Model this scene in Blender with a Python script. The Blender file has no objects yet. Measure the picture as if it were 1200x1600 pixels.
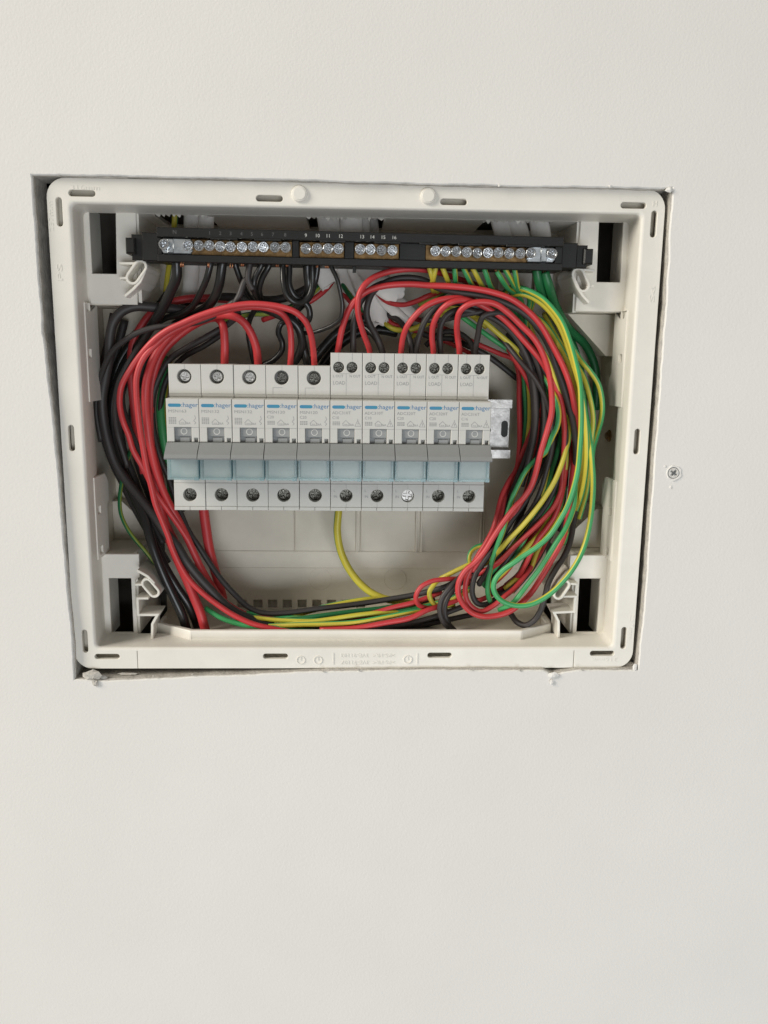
import bpy, math, random
from mathutils import Vector, Matrix
from mathutils.geometry import tessellate_polygon, delaunay_2d_cdt
random.seed(7)
S = 0.001                                   # authored in millimetres
sc = bpy.context.scene
col = sc.collection
R_ = math.radians

# ---------------------------------------------------------------- camera
CR = [[0.99927, -0.012446, -0.036117], [0.005396, 0.981945, -0.189091], [0.037818, 0.188758, 0.981295]]
CC = (-3.101, -46.768, -453.099)            # x right, y down, z into the wall
cam = bpy.data.objects.new('camera', bpy.data.cameras.new('camera'))
col.objects.link(cam)
def w_(v): return Vector((v[0], v[2], -v[1]))
right, down, fwd = w_(CR[0]), w_(CR[1]), w_(CR[2])
m = Matrix((right, -down, -fwd)).transposed().to_4x4()
m.translation = Vector((CC[0], CC[2], -CC[1])) * S
cam.matrix_world = m
cam.data.sensor_fit = 'VERTICAL'; cam.data.sensor_height = 24.0
cam.data.lens = 24.0 * 1300 / 1600
cam.data.clip_start = 0.01; cam.data.clip_end = 50
sc.camera = cam

# ---------------------------------------------------------------- world and lamps
wd = bpy.data.worlds.new('World'); sc.world = wd; wd.use_nodes = True
bg = wd.node_tree.nodes['Background']
bg.inputs[0].default_value = (1.0, 0.96, 0.90, 1); bg.inputs[1].default_value = 0.21
def area(name, loc, target, size, power, color):
    l = bpy.data.lights.new(name, 'AREA'); l.energy = power; l.shape = 'RECTANGLE'
    l.size = size[0]; l.size_y = size[1]; l.color = color
    o = bpy.data.objects.new(name, l); col.objects.link(o)
    o.location = loc
    o.rotation_euler = (Vector(target) - Vector(loc)).to_track_quat('-Z', 'Y').to_euler()
    return o
area('window_light', (-3.1, -1.5, 1.55), (0, 0, 0.02), (1.5, 2.0), 140, (1.0, 0.945, 0.845))
area('room_light', (0.35, -1.85, -0.6), (0, 0, -0.18), (1.0, 0.8), 15, (0.89, 0.945, 1.0))
sc.view_settings.view_transform = 'Standard'
sc.view_settings.look = 'None'
sc.view_settings.exposure = 0.11
sc.view_settings.gamma = 1.0

# ---------------------------------------------------------------- materials
def pbr(name, c, rough=0.5, metal=0.0, var=0.0, vscale=60, bump=0.0, bscale=900, spec=0.5, c2=None):
    mt = bpy.data.materials.new(name); mt.use_nodes = True
    nt = mt.node_tree; b = nt.nodes['Principled BSDF']
    b.inputs['Base Color'].default_value = (*c, 1); b.inputs['Roughness'].default_value = rough
    b.inputs['Metallic'].default_value = metal
    b.inputs['Specular IOR Level'].default_value = spec
    tc = nt.nodes.new('ShaderNodeTexCoord')
    if var > 0 or c2:
        n = nt.nodes.new('ShaderNodeTexNoise'); n.inputs['Scale'].default_value = vscale
        n.inputs['Detail'].default_value = 5; n.inputs['Roughness'].default_value = 0.65
        nt.links.new(tc.outputs['Object'], n.inputs['Vector'])
        rp = nt.nodes.new('ShaderNodeValToRGB')
        rp.color_ramp.elements[0].position = 0.3; rp.color_ramp.elements[1].position = 0.7
        d = c2 or tuple(x * (1 - var) for x in c)
        rp.color_ramp.elements[0].color = (*d, 1); rp.color_ramp.elements[1].color = (*c, 1)
        nt.links.new(n.outputs['Fac'], rp.inputs[0]); nt.links.new(rp.outputs[0], b.inputs['Base Color'])
        mr = nt.nodes.new('ShaderNodeMapRange')
        mr.inputs['To Min'].default_value = min(1, rough * 1.25); mr.inputs['To Max'].default_value = rough * 0.8
        nt.links.new(n.outputs['Fac'], mr.inputs['Value']); nt.links.new(mr.outputs[0], b.inputs['Roughness'])
    if bump > 0:
        n2 = nt.nodes.new('ShaderNodeTexNoise'); n2.inputs['Scale'].default_value = bscale
        n2.inputs['Detail'].default_value = 4
        nt.links.new(tc.outputs['Object'], n2.inputs['Vector'])
        bp = nt.nodes.new('ShaderNodeBump'); bp.inputs['Strength'].default_value = bump
        bp.inputs['Distance'].default_value = 0.0006
        nt.links.new(n2.outputs['Fac'], bp.inputs['Height']); nt.links.new(bp.outputs[0], b.inputs['Normal'])
    return mt
def wire_mat(name, a, bcol, frac, rough=0.42):
    mt = pbr(name, a, rough); nt = mt.node_tree; b = nt.nodes['Principled BSDF']
    uv = nt.nodes.new('ShaderNodeUVMap'); sp = nt.nodes.new('ShaderNodeSeparateXYZ')
    nt.links.new(uv.outputs[0], sp.inputs[0])
    mu = nt.nodes.new('ShaderNodeMath'); mu.operation = 'MULTIPLY_ADD'; mu.inputs[1].default_value = 0.0
    nt.links.new(sp.outputs[0], mu.inputs[0]); nt.links.new(sp.outputs[1], mu.inputs[2])
    fr = nt.nodes.new('ShaderNodeMath'); fr.operation = 'FRACT'; nt.links.new(mu.outputs[0], fr.inputs[0])
    rp = nt.nodes.new('ShaderNodeValToRGB'); e = rp.color_ramp.elements
    e[0].position = 0.0; e[0].color = (*bcol, 1); e[1].position = frac; e[1].color = (*bcol, 1)
    x = e.new(frac + 0.02); x.color = (*a, 1); x = e.new(0.98); x.color = (*a, 1); x = e.new(1.0); x.color = (*bcol, 1)
    nt.links.new(fr.outputs[0], rp.inputs[0])
    n = nt.nodes.new('ShaderNodeTexNoise'); n.inputs['Scale'].default_value = 55; n.inputs['Detail'].default_value = 4
    tc = nt.nodes.new('ShaderNodeTexCoord'); nt.links.new(tc.outputs['Object'], n.inputs['Vector'])
    mr = nt.nodes.new('ShaderNodeMapRange'); mr.inputs['To Min'].default_value = 0.72; mr.inputs['To Max'].default_value = 1.15
    nt.links.new(n.outputs['Fac'], mr.inputs['Value'])
    mx = nt.nodes.new('ShaderNodeMix'); mx.data_type = 'RGBA'; mx.blend_type = 'MULTIPLY'; mx.inputs[0].default_value = 1
    nt.links.new(rp.outputs[0], mx.inputs[6]); nt.links.new(mr.outputs[0], mx.inputs[7])
    nt.links.new(mx.outputs[2], b.inputs['Base Color'])
    return mt
M = dict(
    wall=pbr('wall_paint', (0.785, 0.768, 0.738), 0.85, var=0.04, vscale=8, bump=0.2, bscale=900, spec=0.25),
    gypsum=pbr('gypsum', (0.60, 0.57, 0.52), 0.95, var=0.35, vscale=160, bump=0.8, bscale=700, spec=0.1),
    cavity=pbr('cavity_dark', (0.30, 0.265, 0.22), 0.95, var=0.5, vscale=25),
    box=pbr('enclosure_plastic', (0.82, 0.79, 0.72), 0.42, var=0.09, vscale=30, bump=0.08, bscale=1500),
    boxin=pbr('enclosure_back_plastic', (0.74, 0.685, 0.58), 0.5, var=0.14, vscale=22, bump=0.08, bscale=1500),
    grey=pbr('breaker_plastic', (0.57, 0.565, 0.535), 0.5, var=0.05, vscale=70, bump=0.08, bscale=2500),
    mid=pbr('toggle_grey', (0.275, 0.285, 0.285), 0.45, var=0.08, vscale=90, bump=0.06, bscale=2500),
    dgrey=pbr('screw_shade', (0.085, 0.09, 0.09), 0.55),  # dark tone painted for the shade in and around the wall screw
    black=pbr('bar_black_plastic', (0.0055, 0.0055, 0.005), 0.4, var=0.3, vscale=80, bump=0.12, bscale=1500),
    print=pbr('grey_print', (0.30, 0.30, 0.295), 0.6),
    whiteprint=pbr('white_print', (0.55, 0.55, 0.53), 0.6), dimprint=pbr('dark_grey_print', (0.10, 0.10, 0.10), 0.6),  # dimprint: darker grey for the left-hand numerals
    blue=pbr('logo_blue', (0.03, 0.17, 0.36), 0.5), teal=pbr('logo_bar_blue', (0.04, 0.20, 0.38), 0.5, c2=(0.03, 0.26, 0.36), vscale=110),
    screw=pbr('screw_dark_steel', (0.22, 0.21, 0.185), 0.38, 0.85, var=0.65, vscale=380, bump=0.5, bscale=1200),
    hole=pbr('opening_shade', (0.03, 0.03, 0.027), 0.6),  # near-black standing in for the shade inside the rail openings
    zinc=pbr('zinc_screw', (0.66, 0.68, 0.70), 0.26, 0.95, var=0.4, vscale=420, bump=0.25, bscale=900),
    plate=pbr('zinc_plate', (0.72, 0.76, 0.78), 0.3, 0.9, var=0.25, vscale=160, bump=0.3, bscale=300),
    steel=pbr('rail_galvanised', (0.62, 0.60, 0.57), 0.4, 0.55, var=0.4, vscale=220, bump=0.2, bscale=600),
    brass=pbr('brass_bar', (0.36, 0.22, 0.095), 0.42, 0.8, var=0.6, vscale=200),
    copper=pbr('copper_strand', (0.80, 0.38, 0.20), 0.3, 0.95),
    red=wire_mat('red_insulation', (0.54, 0.038, 0.042), (0.57, 0.046, 0.052), 0.3, 0.43),
    blk=wire_mat('black_insulation', (0.036, 0.031, 0.030), (0.044, 0.038, 0.037), 0.3, 0.52),
    bgl=wire_mat('glossy_black_insulation', (0.014, 0.014, 0.014), (0.018, 0.018, 0.017), 0.3, 0.3),
    gy=wire_mat('green_yellow_insulation', (0.055, 0.37, 0.125), (0.60, 0.52, 0.055), 0.48, 0.4),
    grn=wire_mat('green_insulation', (0.012, 0.14, 0.045), (0.25, 0.30, 0.045), 0.24, 0.42),
    sheath=pbr('white_sheath', (0.84, 0.81, 0.77), 0.55, var=0.12, vscale=60, bump=0.2, bscale=400),
    paint=pbr('white_screw_paint', (0.66, 0.645, 0.61), 0.45, var=0.25, vscale=400),
)
def clear_mat(nm='clear_label_plastic', tint=(0.955, 0.985, 0.985), mixf=0.2):
    mt = bpy.data.materials.new(nm); mt.use_nodes = True
    nt = mt.node_tree; b = nt.nodes['Principled BSDF']; out = nt.nodes['Material Output']
    b.inputs['Base Color'].default_value = (0.55, 0.64, 0.65, 1); b.inputs['Roughness'].default_value = 0.14
    tr = nt.nodes.new('ShaderNodeBsdfTransparent'); tr.inputs[0].default_value = (*tint, 1)
    mx = nt.nodes.new('ShaderNodeMixShader'); mx.inputs[0].default_value = mixf
    nt.links.new(tr.outputs[0], mx.inputs[1]); nt.links.new(b.outputs[0], mx.inputs[2])
    nt.links.new(mx.outputs[0], out.inputs[0]); return mt
M['clear'] = clear_mat(); M['clearrim'] = clear_mat('clear_rim_plastic', (0.62, 0.80, 0.84), .3)

# ---------------------------------------------------------------- helpers
def P(px, py, d):
    """point of the place seen at photo pixel (px,py) that lies d mm behind the flange plane -> (x, y, z) mm"""
    a, b = (px - 600) / 1300, (py - 800) / 1300
    v = [CR[0][k] * a + CR[1][k] * b + CR[2][k] for k in range(3)]
    t = (d - CC[2]) / v[2]
    return (CC[0] + v[0] * t, d, -(CC[1] + v[1] * t))
def X(px, py, d): return P(px, py, d)[0]
def Z(px, py, d): return P(px, py, d)[2]
ORG = {}
def thing(name, label, cat, loc=(0, 0, 0), group=None, rot=None):
    o = bpy.data.objects.new(name, None); col.objects.link(o); o.empty_display_size = 0.01
    o.location = Vector(loc) * S
    if rot: o.rotation_euler = rot
    o['label'] = label; o['category'] = cat
    if group: o['group'] = group
    ORG[o] = Vector(loc); return o
def tag(o, label, cat, group=None):
    o['label'] = label; o['category'] = cat
    if group: o['group'] = group
    return o
class MB:
    def __init__(s): s.v = []; s.f = []; s.sm = []; s.uv = []
    def add(s, vs, fs, smooth=False, uvs=None):
        n = len(s.v); s.v += [tuple(p) for p in vs]
        for i, f in enumerate(fs):
            s.f.append([n + k for k in f]); s.sm.append(smooth)
            s.uv.append(uvs[i] if uvs else None)
        return s
    def box(s, x0, x1, y0, y1, z0, z1, c=0.0):
        if c <= 0:
            v = [(x, y, z) for x in (x0, x1) for y in (y0, y1) for z in (z0, z1)]
            return s.add(v, [(0, 1, 3, 2), (4, 6, 7, 5), (0, 4, 5, 1), (2, 3, 7, 6), (0, 2, 6, 4), (1, 5, 7, 3)])
        L = [(x0, z0), (x1, z0), (x1, z1), (x0, z1)]
        return s.plate(L, [], y0, y1, c)
    def plate(s, outer, holes, y0, y1, c=0.3, smooth=False):
        """flat plate in x-z, front at y0, back at y1, front rim chamfered by c"""
        loops = [outer] + holes; fr = []; base = len(s.v)
        def area2(L): return sum(L[i][0] * L[(i + 1) % len(L)][1] - L[(i + 1) % len(L)][0] * L[i][1] for i in range(len(L)))
        vs = []; fs = []; flat = []
        for k, L in enumerate(loops):
            L = list(L)
            if (area2(L) > 0) != (k == 0): L.reverse()
            F = offset(L, c) if c > 0 else L
            n = len(L); b = len(vs)
            rows = [[(p[0], y0, p[1]) for p in F]]
            if c > 0: rows.append([(p[0], y0 + c, p[1]) for p in L])
            rows.append([(p[0], y1, p[1]) for p in L])
            for r in rows: vs += r
            for r in range(len(rows) - 1):
                for i in range(n):
                    j = (i + 1) % n
                    fs.append((b + r * n + i, b + (r + 1) * n + i, b + (r + 1) * n + j, b + r * n + j))
            fr.append((b, n, F, len(rows)))
        ts = fill2d([F for (_, _, F, _) in fr])
        mp = [b + i for (b, n, F, _) in fr for i in range(n)]
        mpb = [b + (r - 1) * n + i for (b, n, F, r) in fr for i in range(n)]
        allp = [p for (_, _, F, _) in fr for p in F]
        for t in ts:
            a, b2, c2 = [allp[i] for i in t]
            cr = (b2[0] - a[0]) * (c2[1] - a[1]) - (b2[1] - a[1]) * (c2[0] - a[0])
            if abs(cr) < 1e-9: continue
            t = list(t) if cr > 0 else list(reversed(t))
            fs.append(tuple(mp[i] for i in t)); fs.append(tuple(mpb[i] for i in reversed(t)))
        return s.add(vs, fs, smooth)
    def prism_x(s, prof, x0, x1):
        n = len(prof)
        vs = [(x0, p[0], p[1]) for p in prof] + [(x1, p[0], p[1]) for p in prof]
        fs = [(i, (i + 1) % n, n + (i + 1) % n, n + i) for i in range(n)]
        ts = tessellate_polygon([[Vector((p[0], p[1], 0)) for p in prof]])
        fs += [tuple(t) for t in ts] + [tuple(n + i for i in reversed(t)) for t in ts]
        return s.add(vs, fs)
    def prism_z(s, poly, z0, z1):
        n = len(poly)
        vs = [(p[0], p[1], z0) for p in poly] + [(p[0], p[1], z1) for p in poly]
        fs = [(i, (i + 1) % n, n + (i + 1) % n, n + i) for i in range(n)]
        ts = tessellate_polygon([[Vector((p[0], p[1], 0)) for p in poly]])
        fs += [tuple(t) for t in ts] + [tuple(n + i for i in t) for t in ts]
        return s.add(vs, fs)
    def disc(s, cx, cz, r, y0, y1, c=0.3, n=20): return s.plate(circle(cx, cz, r, n), [], y0, y1, c)
    def ring(s, cx, cz, r0, r1, y0, y1, n=24, c=0.05): return s.plate(circle(cx, cz, r1, n), [circle(cx, cz, r0, n)], y0, y1, c)
    def tube(s, pts, rad, seg=10, phase=0.0, flat=1.0, caps=True, roll=0.0):
        pts = [Vector(p) for p in pts]; n = len(pts)
        rads = rad if isinstance(rad, (list, tuple)) else [rad] * n
        T = [(pts[min(i + 1, n - 1)] - pts[max(i - 1, 0)]).normalized() for i in range(n)]
        ref = Vector((0, -1, 0)); N = ref - T[0] * ref.dot(T[0])
        if N.length < 0.1: N = Vector((1, 0, 0)) - T[0] * T[0].x
        N.normalize(); N = Matrix.Rotation(roll, 3, T[0]) @ N
        vs = []; L = 0; Ls = []
        for i in range(n):
            if i:
                L += (pts[i] - pts[i - 1]).length
                w = ref - T[i] * ref.dot(T[i])
                N = N + w * 0.12 if flat == 1.0 else N + w * 0.4
                N = N - T[i] * N.dot(T[i]); N.normalize()
            Bn = T[i].cross(N); Ls.append(L)
            for k in range(seg):
                a = 2 * math.pi * k / seg
                vs.append(pts[i] + N * (math.cos(a) * rads[i] * flat) + Bn * (math.sin(a) * rads[i]))
        fs = []; uv = []
        for i in range(n - 1):
            for k in range(seg):
                j = (k + 1) % seg
                fs.append((i * seg + k, i * seg + j, (i + 1) * seg + j, (i + 1) * seg + k))
                p0, p1 = phase if isinstance(phase, tuple) else (phase, phase)
                pa, pb = p0 + (p1 - p0) * i / (n - 1), p0 + (p1 - p0) * (i + 1) / (n - 1)
                uv.append(((Ls[i], k / seg + pa), (Ls[i], (k + 1) / seg + pa), (Ls[i + 1], (k + 1) / seg + pb), (Ls[i + 1], k / seg + pb)))
        if caps:
            fs.append(tuple(reversed(range(seg)))); uv.append(((0, 0.7),) * seg)
            fs.append(tuple((n - 1) * seg + k for k in range(seg))); uv.append(((0, 0.7),) * seg)
        return s.add(vs, fs, True, uv)
    def build(s, name, mat, parent=None, org=None):
        o0 = Vector(org) if org is not None else (ORG.get(parent, Vector()) if parent else Vector())
        me = bpy.data.meshes.new(name)
        me.from_pydata([((p[0] - o0[0]) * S, (p[1] - o0[1]) * S, (p[2] - o0[2]) * S) for p in s.v], [], s.f)
        me.polygons.foreach_set('use_smooth', s.sm)
        if any(s.uv):
            ul = me.uv_layers.new(name='UVMap'); k = 0
            for f, u in zip(s.f, s.uv):
                for i in range(len(f)):
                    if u: ul.data[k].uv = u[i]
                    k += 1
        me.materials.append(mat if not isinstance(mat, str) else M[mat])
        o = bpy.data.objects.new(name, me); col.objects.link(o)
        if parent: o.parent = parent; ORG[o] = o0
        else: o.location = o0 * S; ORG[o] = o0
        return o
def fill2d(loops):
    if len(loops) == 1 and len(loops[0]) < 40: return tessellate_polygon([[Vector((p[0], p[1], 0)) for p in loops[0]]])
    pts = [Vector(p) for L in loops for p in L]; ed = []; b = 0
    for L in loops:
        n = len(L); ed += [(b + i, b + (i + 1) % n) for i in range(n)]; b += n
    vo, _, fo, ov, _, _ = delaunay_2d_cdt(pts, ed, [], 0, 1e-7)
    res = []
    for f in fo:
        c = (vo[f[0]] + vo[f[1]] + vo[f[2]]) / 3; ins = False
        for L in loops:
            n = len(L)
            for i in range(n):
                x1, z1 = L[i]; x2, z2 = L[(i + 1) % n]
                if (z1 > c.y) != (z2 > c.y) and c.x < (x2 - x1) * (c.y - z1) / (z2 - z1) + x1: ins = not ins
        if ins and all(ov[i] for i in f): res.append([ov[i][0] for i in f])
    return res
def offset(L, c):
    n = len(L); out = []
    for i in range(n):
        p, a, b = Vector(L[i]), Vector(L[i - 1]), Vector(L[(i + 1) % n])
        d1 = (p - a); d2 = (b - p)
        if d1.length < 1e-6 or d2.length < 1e-6: out.append(tuple(p)); continue
        d1.normalize(); d2.normalize()
        n1 = Vector((-d1.y, d1.x)); n2 = Vector((-d2.y, d2.x)); mid = n1 + n2
        if mid.length < 0.3: out.append(tuple(p)); continue
        mid.normalize(); k = min(2.0, 1 / max(0.35, mid.dot(n1)))
        out.append(tuple(p + mid * c * k))
    return out
def circle(cx, cz, r, n=20, a0=0.0): return [(cx + r * math.cos(a0 + 2 * math.pi * i / n), cz + r * math.sin(a0 + 2 * math.pi * i / n)) for i in range(n)]
def rrect(x0, x1, z0, z1, r, n=6):
    out = []
    for cx, cz, a in ((x1 - r, z1 - r, 0), (x0 + r, z1 - r, 90), (x0 + r, z0 + r, 180), (x1 - r, z0 + r, 270)):
        for i in range(n + 1):
            t = R_(a + 90 * i / n); out.append((cx + r * math.cos(t), cz + r * math.sin(t)))
    return out
def stadium(cx, cz, L, w, ang=0.0, n=7):
    out = []; r = w / 2; h = L / 2 - r; ca, sa = math.cos(R_(ang)), math.sin(R_(ang))
    for s_, a0 in ((1, -90), (-1, 90)):
        for i in range(n + 1):
            t = R_(a0 + 180 * i / n); x, z = s_ * h + r * math.cos(t), r * math.sin(t)
            out.append((cx + ca * x - sa * z, cz + sa * x + ca * z))
    return out
def strip2d(pl, t):
    """outline of a thin wall following polyline pl, thickness t"""
    Lf, Rt = [], []
    n = len(pl)
    for i in range(n):
        p = Vector(pl[i]); d1 = (p - Vector(pl[i - 1])).normalized() if i else None
        d2 = (Vector(pl[i + 1]) - p).normalized() if i < n - 1 else None
        if d1 is None: d1 = d2
        if d2 is None: d2 = d1
        n1, n2 = Vector((-d1.y, d1.x)), Vector((-d2.y, d2.x)); mi = (n1 + n2).normalized()
        k = t / 2 / max(0.4, mi.dot(n1)); Lf.append(tuple(p + mi * k)); Rt.append(tuple(p - mi * k))
    return Lf + Rt[::-1]
def spline(pts, sub=9):
    pts = [Vector(p) for p in pts]; out = []
    q = [pts[0] * 2 - pts[1]] + pts + [pts[-1] * 2 - pts[-2]]
    for i in range(1, len(q) - 2):
        p0, p1, p2, p3 = q[i - 1:i + 3]
        t0 = 0; t1 = t0 + max(1e-3, (p1 - p0).length) ** 0.5; t2 = t1 + max(1e-3, (p2 - p1).length) ** 0.5; t3 = t2 + max(1e-3, (p3 - p2).length) ** 0.5
        for k in range(sub):
            t = t1 + (t2 - t1) * k / sub
            a1 = p0 * ((t1 - t) / (t1 - t0)) + p1 * ((t - t0) / (t1 - t0)); a2 = p1 * ((t2 - t) / (t2 - t1)) + p2 * ((t - t1) / (t2 - t1))
            a3 = p2 * ((t3 - t) / (t3 - t2)) + p3 * ((t - t2) / (t3 - t2))
            b1 = a1 * ((t2 - t) / (t2 - t0)) + a2 * ((t - t0) / (t2 - t0)); b2 = a2 * ((t3 - t) / (t3 - t1)) + a3 * ((t - t1) / (t3 - t1))
            out.append(b1 * ((t2 - t) / (t2 - t1)) + b2 * ((t - t1) / (t2 - t1)))
    out.append(pts[-1]); return out
_tc = {}
def text2d(txt, extrude=0.0):
    k = (txt, extrude)
    if k not in _tc:
        cu = bpy.data.curves.new('t', 'FONT'); cu.body = txt; cu.size = 1.0; cu.resolution_u = 2; cu.align_x = 'LEFT'; cu.extrude = extrude
        o = bpy.data.objects.new('t', cu); col.objects.link(o)
        me = bpy.data.meshes.new_from_object(o)
        _tc[k] = ([tuple(v.co) for v in me.vertices], [tuple(p.vertices) for p in me.polygons])
        bpy.data.objects.remove(o); bpy.data.meshes.remove(me)
    return _tc[k]
def put_text(mb, txt, x, z, y, h, w=None, ang=0.0, ex=0.0, center=False):
    """text of cap height h (mm) with left end at x, baseline z, on plane y"""
    vs, fs = text2d(txt, ex); s_ = h / 0.69
    wd_ = max(v[0] for v in vs) * s_; sx = s_ * (w / wd_ if w else 1); W = max(v[0] for v in vs) * sx
    ca, sa = math.cos(R_(ang)), math.sin(R_(ang)); out = []
    for v in vs:
        a, b = v[0] * sx - (W / 2 if center else 0), v[1] * s_
        out.append((x + ca * a - sa * b, y - v[2] * s_, z + sa * a + ca * b))
    mb.add(out, fs)

# ================================================================ the setting: the wall with its sawn opening
def jag(pts, amp, step=3.0):
    out = []
    n = len(pts)
    for i in range(n):
        a, b = Vector(pts[i]), Vector(pts[(i + 1) % n]); L = (b - a).length; k = max(1, int(L / step))
        d = (b - a) / L; nn = Vector((-d.y, d.x)); w = 0
        for j in range(k):
            w = 0.75 * w + random.uniform(-1, 1) * amp * 0.66
            out.append(tuple(a + (b - a) * j / k + nn * (w if j else 0)))
    return out
WY = -3.8
hpx = [(49, 273), (93, 273), (197, 275), (363, 279), (513, 283), (647, 287), (780, 290), (953, 292.5), (1033, 295), (1051, 293),
       (1049, 332), (1046, 385), (1041, 480), (1037, 520), (1028, 653), (1018, 790), (1010, 913), (1002, 997), (997, 1047),
       (900, 1048), (880, 1051), (868, 1055), (850, 1048), (700, 1047.5), (520, 1049), (447, 1052), (363, 1056), (263, 1060), (163, 1064), (116, 1062),
       (113, 1000), (106, 930), (99, 850), (94, 780), (89, 720), (83, 660), (76, 600), (71, 548), (66, 520), (66, 500), (62, 450), (58, 400), (54, 340), (51, 300)]
hole = jag([(P(a, b, WY)[0], P(a, b, WY)[2]) for a, b in hpx], 0.24, 1.9)
BIG = [(-1300, -1300), (1300, -1300), (1300, 1300), (-1300, 1300)]
mb = MB(); mb.plate(BIG, [hole], WY, WY + 1.6, 0.55)
wall = mb.build('wall', 'wall'); wall['kind'] = 'structure'
# board core behind the painted skin: its cut edge shows round the box
core = jag([(P(a, b, WY)[0], P(a, b, WY)[2]) for a, b in hpx], 0.22, 3.1)
mb = MB(); mb.plate([(-320, -280), (320, -280), (320, 280), (-320, 280)], [offset(core, -0.4)], WY + 1.65, WY + 20, 0.0)
co = mb.build('board_core', 'gypsum', wall)
mb = MB()
v = [(-310, 16.2, -270), (310, 16.2, -270), (310, 16.2, 270), (-310, 16.2, 270), (-310, 120, -270), (310, 120, -270), (310, 120, 270), (-310, 120, 270)]
mb.add(v, [(4, 5, 6, 7), (0, 1, 5, 4), (1, 2, 6, 5), (2, 3, 7, 6), (3, 0, 4, 7)])
cv = mb.build('wall_cavity', 'cavity'); cv['kind'] = 'structure'

# ================================================================ the enclosure
enc = thing('enclosure', 'off-white plastic flush distribution box recessed in the wall, cover removed', 'electrical box', (0, 0, -132))
W0, H0 = 160, 132
def slot_h(x0, x1, py):
    a, b = P(x0, py, 0), P(x1, py, 0); return stadium((a[0] + b[0]) / 2, (a[2] + b[2]) / 2, b[0] - a[0], 3.1)
def slot_v(px0, py0, px1, py1):
    a, b = P(px0, py0, 0), P(px1, py1, 0); return stadium((a[0] + b[0]) / 2, (a[2] + b[2]) / 2, a[2] - b[2], 3.1, 90)
slots = [slot_h(107, 149, 302), slot_h(400, 442, 310), slot_h(688, 730, 315.5), slot_h(970, 1010, 321),
         slot_v(91, 308, 94.5, 354), slot_v(110.5, 664, 113, 705), slot_v(131.5, 984, 134, 1020),
         slot_v(1024, 329, 1019, 371), slot_v(997, 670, 993.5, 710), slot_v(976, 980, 973, 1014),
         slot_h(148, 187, 1026), slot_h(922, 960, 1021)]
tx0, tx1 = -124.7, 125.5
FI = (149.6, 121.0)                                     # inner edge of the flat flange
out = rrect(-W0, W0, -H0, H0, 10, 8)
inn = rrect(-FI[0], FI[0], -FI[1], FI[1], 3, 4)
# C-shaped flange: outer loop walks round and comes back along the inner one at the split for the bottom trim
o2 = [p for p in out]; k = 0
# rrect runs counter-clockwise from the right-top corner; cut between bottom-left and bottom-right corners
outer_cut = o2[27:] + o2[:27]                            # start at bottom-right corner
inner_cut = inn[15:] + inn[:15]
C = [(tx1 + .15, -H0)] + outer_cut + [(tx0 - .15, -H0), (tx0 - .15, -FI[1])] + list(reversed(inner_cut)) + [(tx1 + .15, -FI[1])]
mb = MB(); mb.plate(C, slots, 0, 2.6, 0.25)
fl = mb.build('flange', 'box', enc)
mb = MB(); mb.plate(rrect(-157, 157, -129.5, 129.5, 8, 5), [rrect(-FI[0] - .1, FI[0] + .1, -FI[1] - .1, FI[1] + .1, 3, 4)], 6.5, 8.5, 0.2)
mb.build('added_slot_backing', 'boxin', enc)  # ring added behind the slots so they show grey instead of black
# inner wall rising from the flange with a soft fold
mb = MB()
def wall_ring(levels):
    loops = [[(x, y, z) for x, z in rrect(-hw, hw, -hh, hh, 3, 4)] for hw, hh, y in levels]; n = len(loops[0])
    vs = [p for L in loops for p in L]; fs = []
    for r in range(len(loops) - 1):
        for i in range(n):
            j = (i + 1) % n; fs.append((r * n + i, (r + 1) * n + i, (r + 1) * n + j, r * n + j))
    mb.add(vs, fs, True)
lv = [(FI[0] + .4, FI[1] + .4, -0.012)]
for k in range(0, 7):
    t = R_(90 * k / 6); lv.append((FI[0] - 1.9 * math.sin(t), FI[1] - 1.7 * math.sin(t), -0.012 + 1.9 * (1 - math.cos(t))))
lv += [(147.5, 119.1, 12), (148.7, 118.6, 22)]
wall_ring(lv)
mb.build('inner_wall', 'box', enc)
# side strips with their square notches (one strip left, one right)
def depth_at_x(px, py, x):
    a, b = (px - 600) / 1300, (py - 800) / 1300
    v = [CR[0][k] * a + CR[1][k] * b + CR[2][k] for k in range(3)]; t = (x - CC[0]) / v[0]
    return CC[2] + v[2] * t, -(CC[1] + v[1] * t)
NOT = {-1: ((140, 480), (142.5, 552), (157, 797), (160.5, 859)), 1: ((971, 492), (967.5, 560), (951.5, 800), (947, 861))}
for s_ in (-1, 1):
    sqs = []
    for px, py in NOT[s_]:
        y, z = depth_at_x(px, py, s_ * 146.2); y = max(15, min(27, y)); sqs.append([(y - 2.3, z - 2.2), (y + 2.3, z - 2.2), (y + 2.3, z + 2.2), (y - 2.3, z + 2.2)])
    for L, h in (([(11, 71), (30.5, 71), (30.5, 36), (34, 33), (34, 27), (30.5, 18), (11, 18)], sqs[:2]), ([(11, -24), (29, -24), (34, -29), (34, -40), (30.5, -43), (30.5, -71), (11, -71)], sqs[2:])):
        t = MB(); t.plate(L, h, 0, 1.5, .2)
        q = MB(); q.add([(s_ * (146.95 + y - (a - 11) * .035), a, z) for a, y, z in t.v], t.f); q.build('side_strip', 'box', enc)
    q = MB(); q.box(min(s_ * 152, s_ * 154), max(s_ * 152, s_ * 154), 21.9, 78, -71, 71); q.build('side_wall', 'boxin', enc)
    # chamfered corners of the deep part
    for t in (-1, 1):
        q = MB()
        L = [(s_ * 122, t * 70), (s_ * 151.9, t * 70), (s_ * 151.9, t * 46), (s_ * 146, t * 46)]
        q.plate(L, [], 42 if s_ > 0 else 60, 76, 0.2); q.build('corner_wedge', 'boxin', enc)
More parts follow.
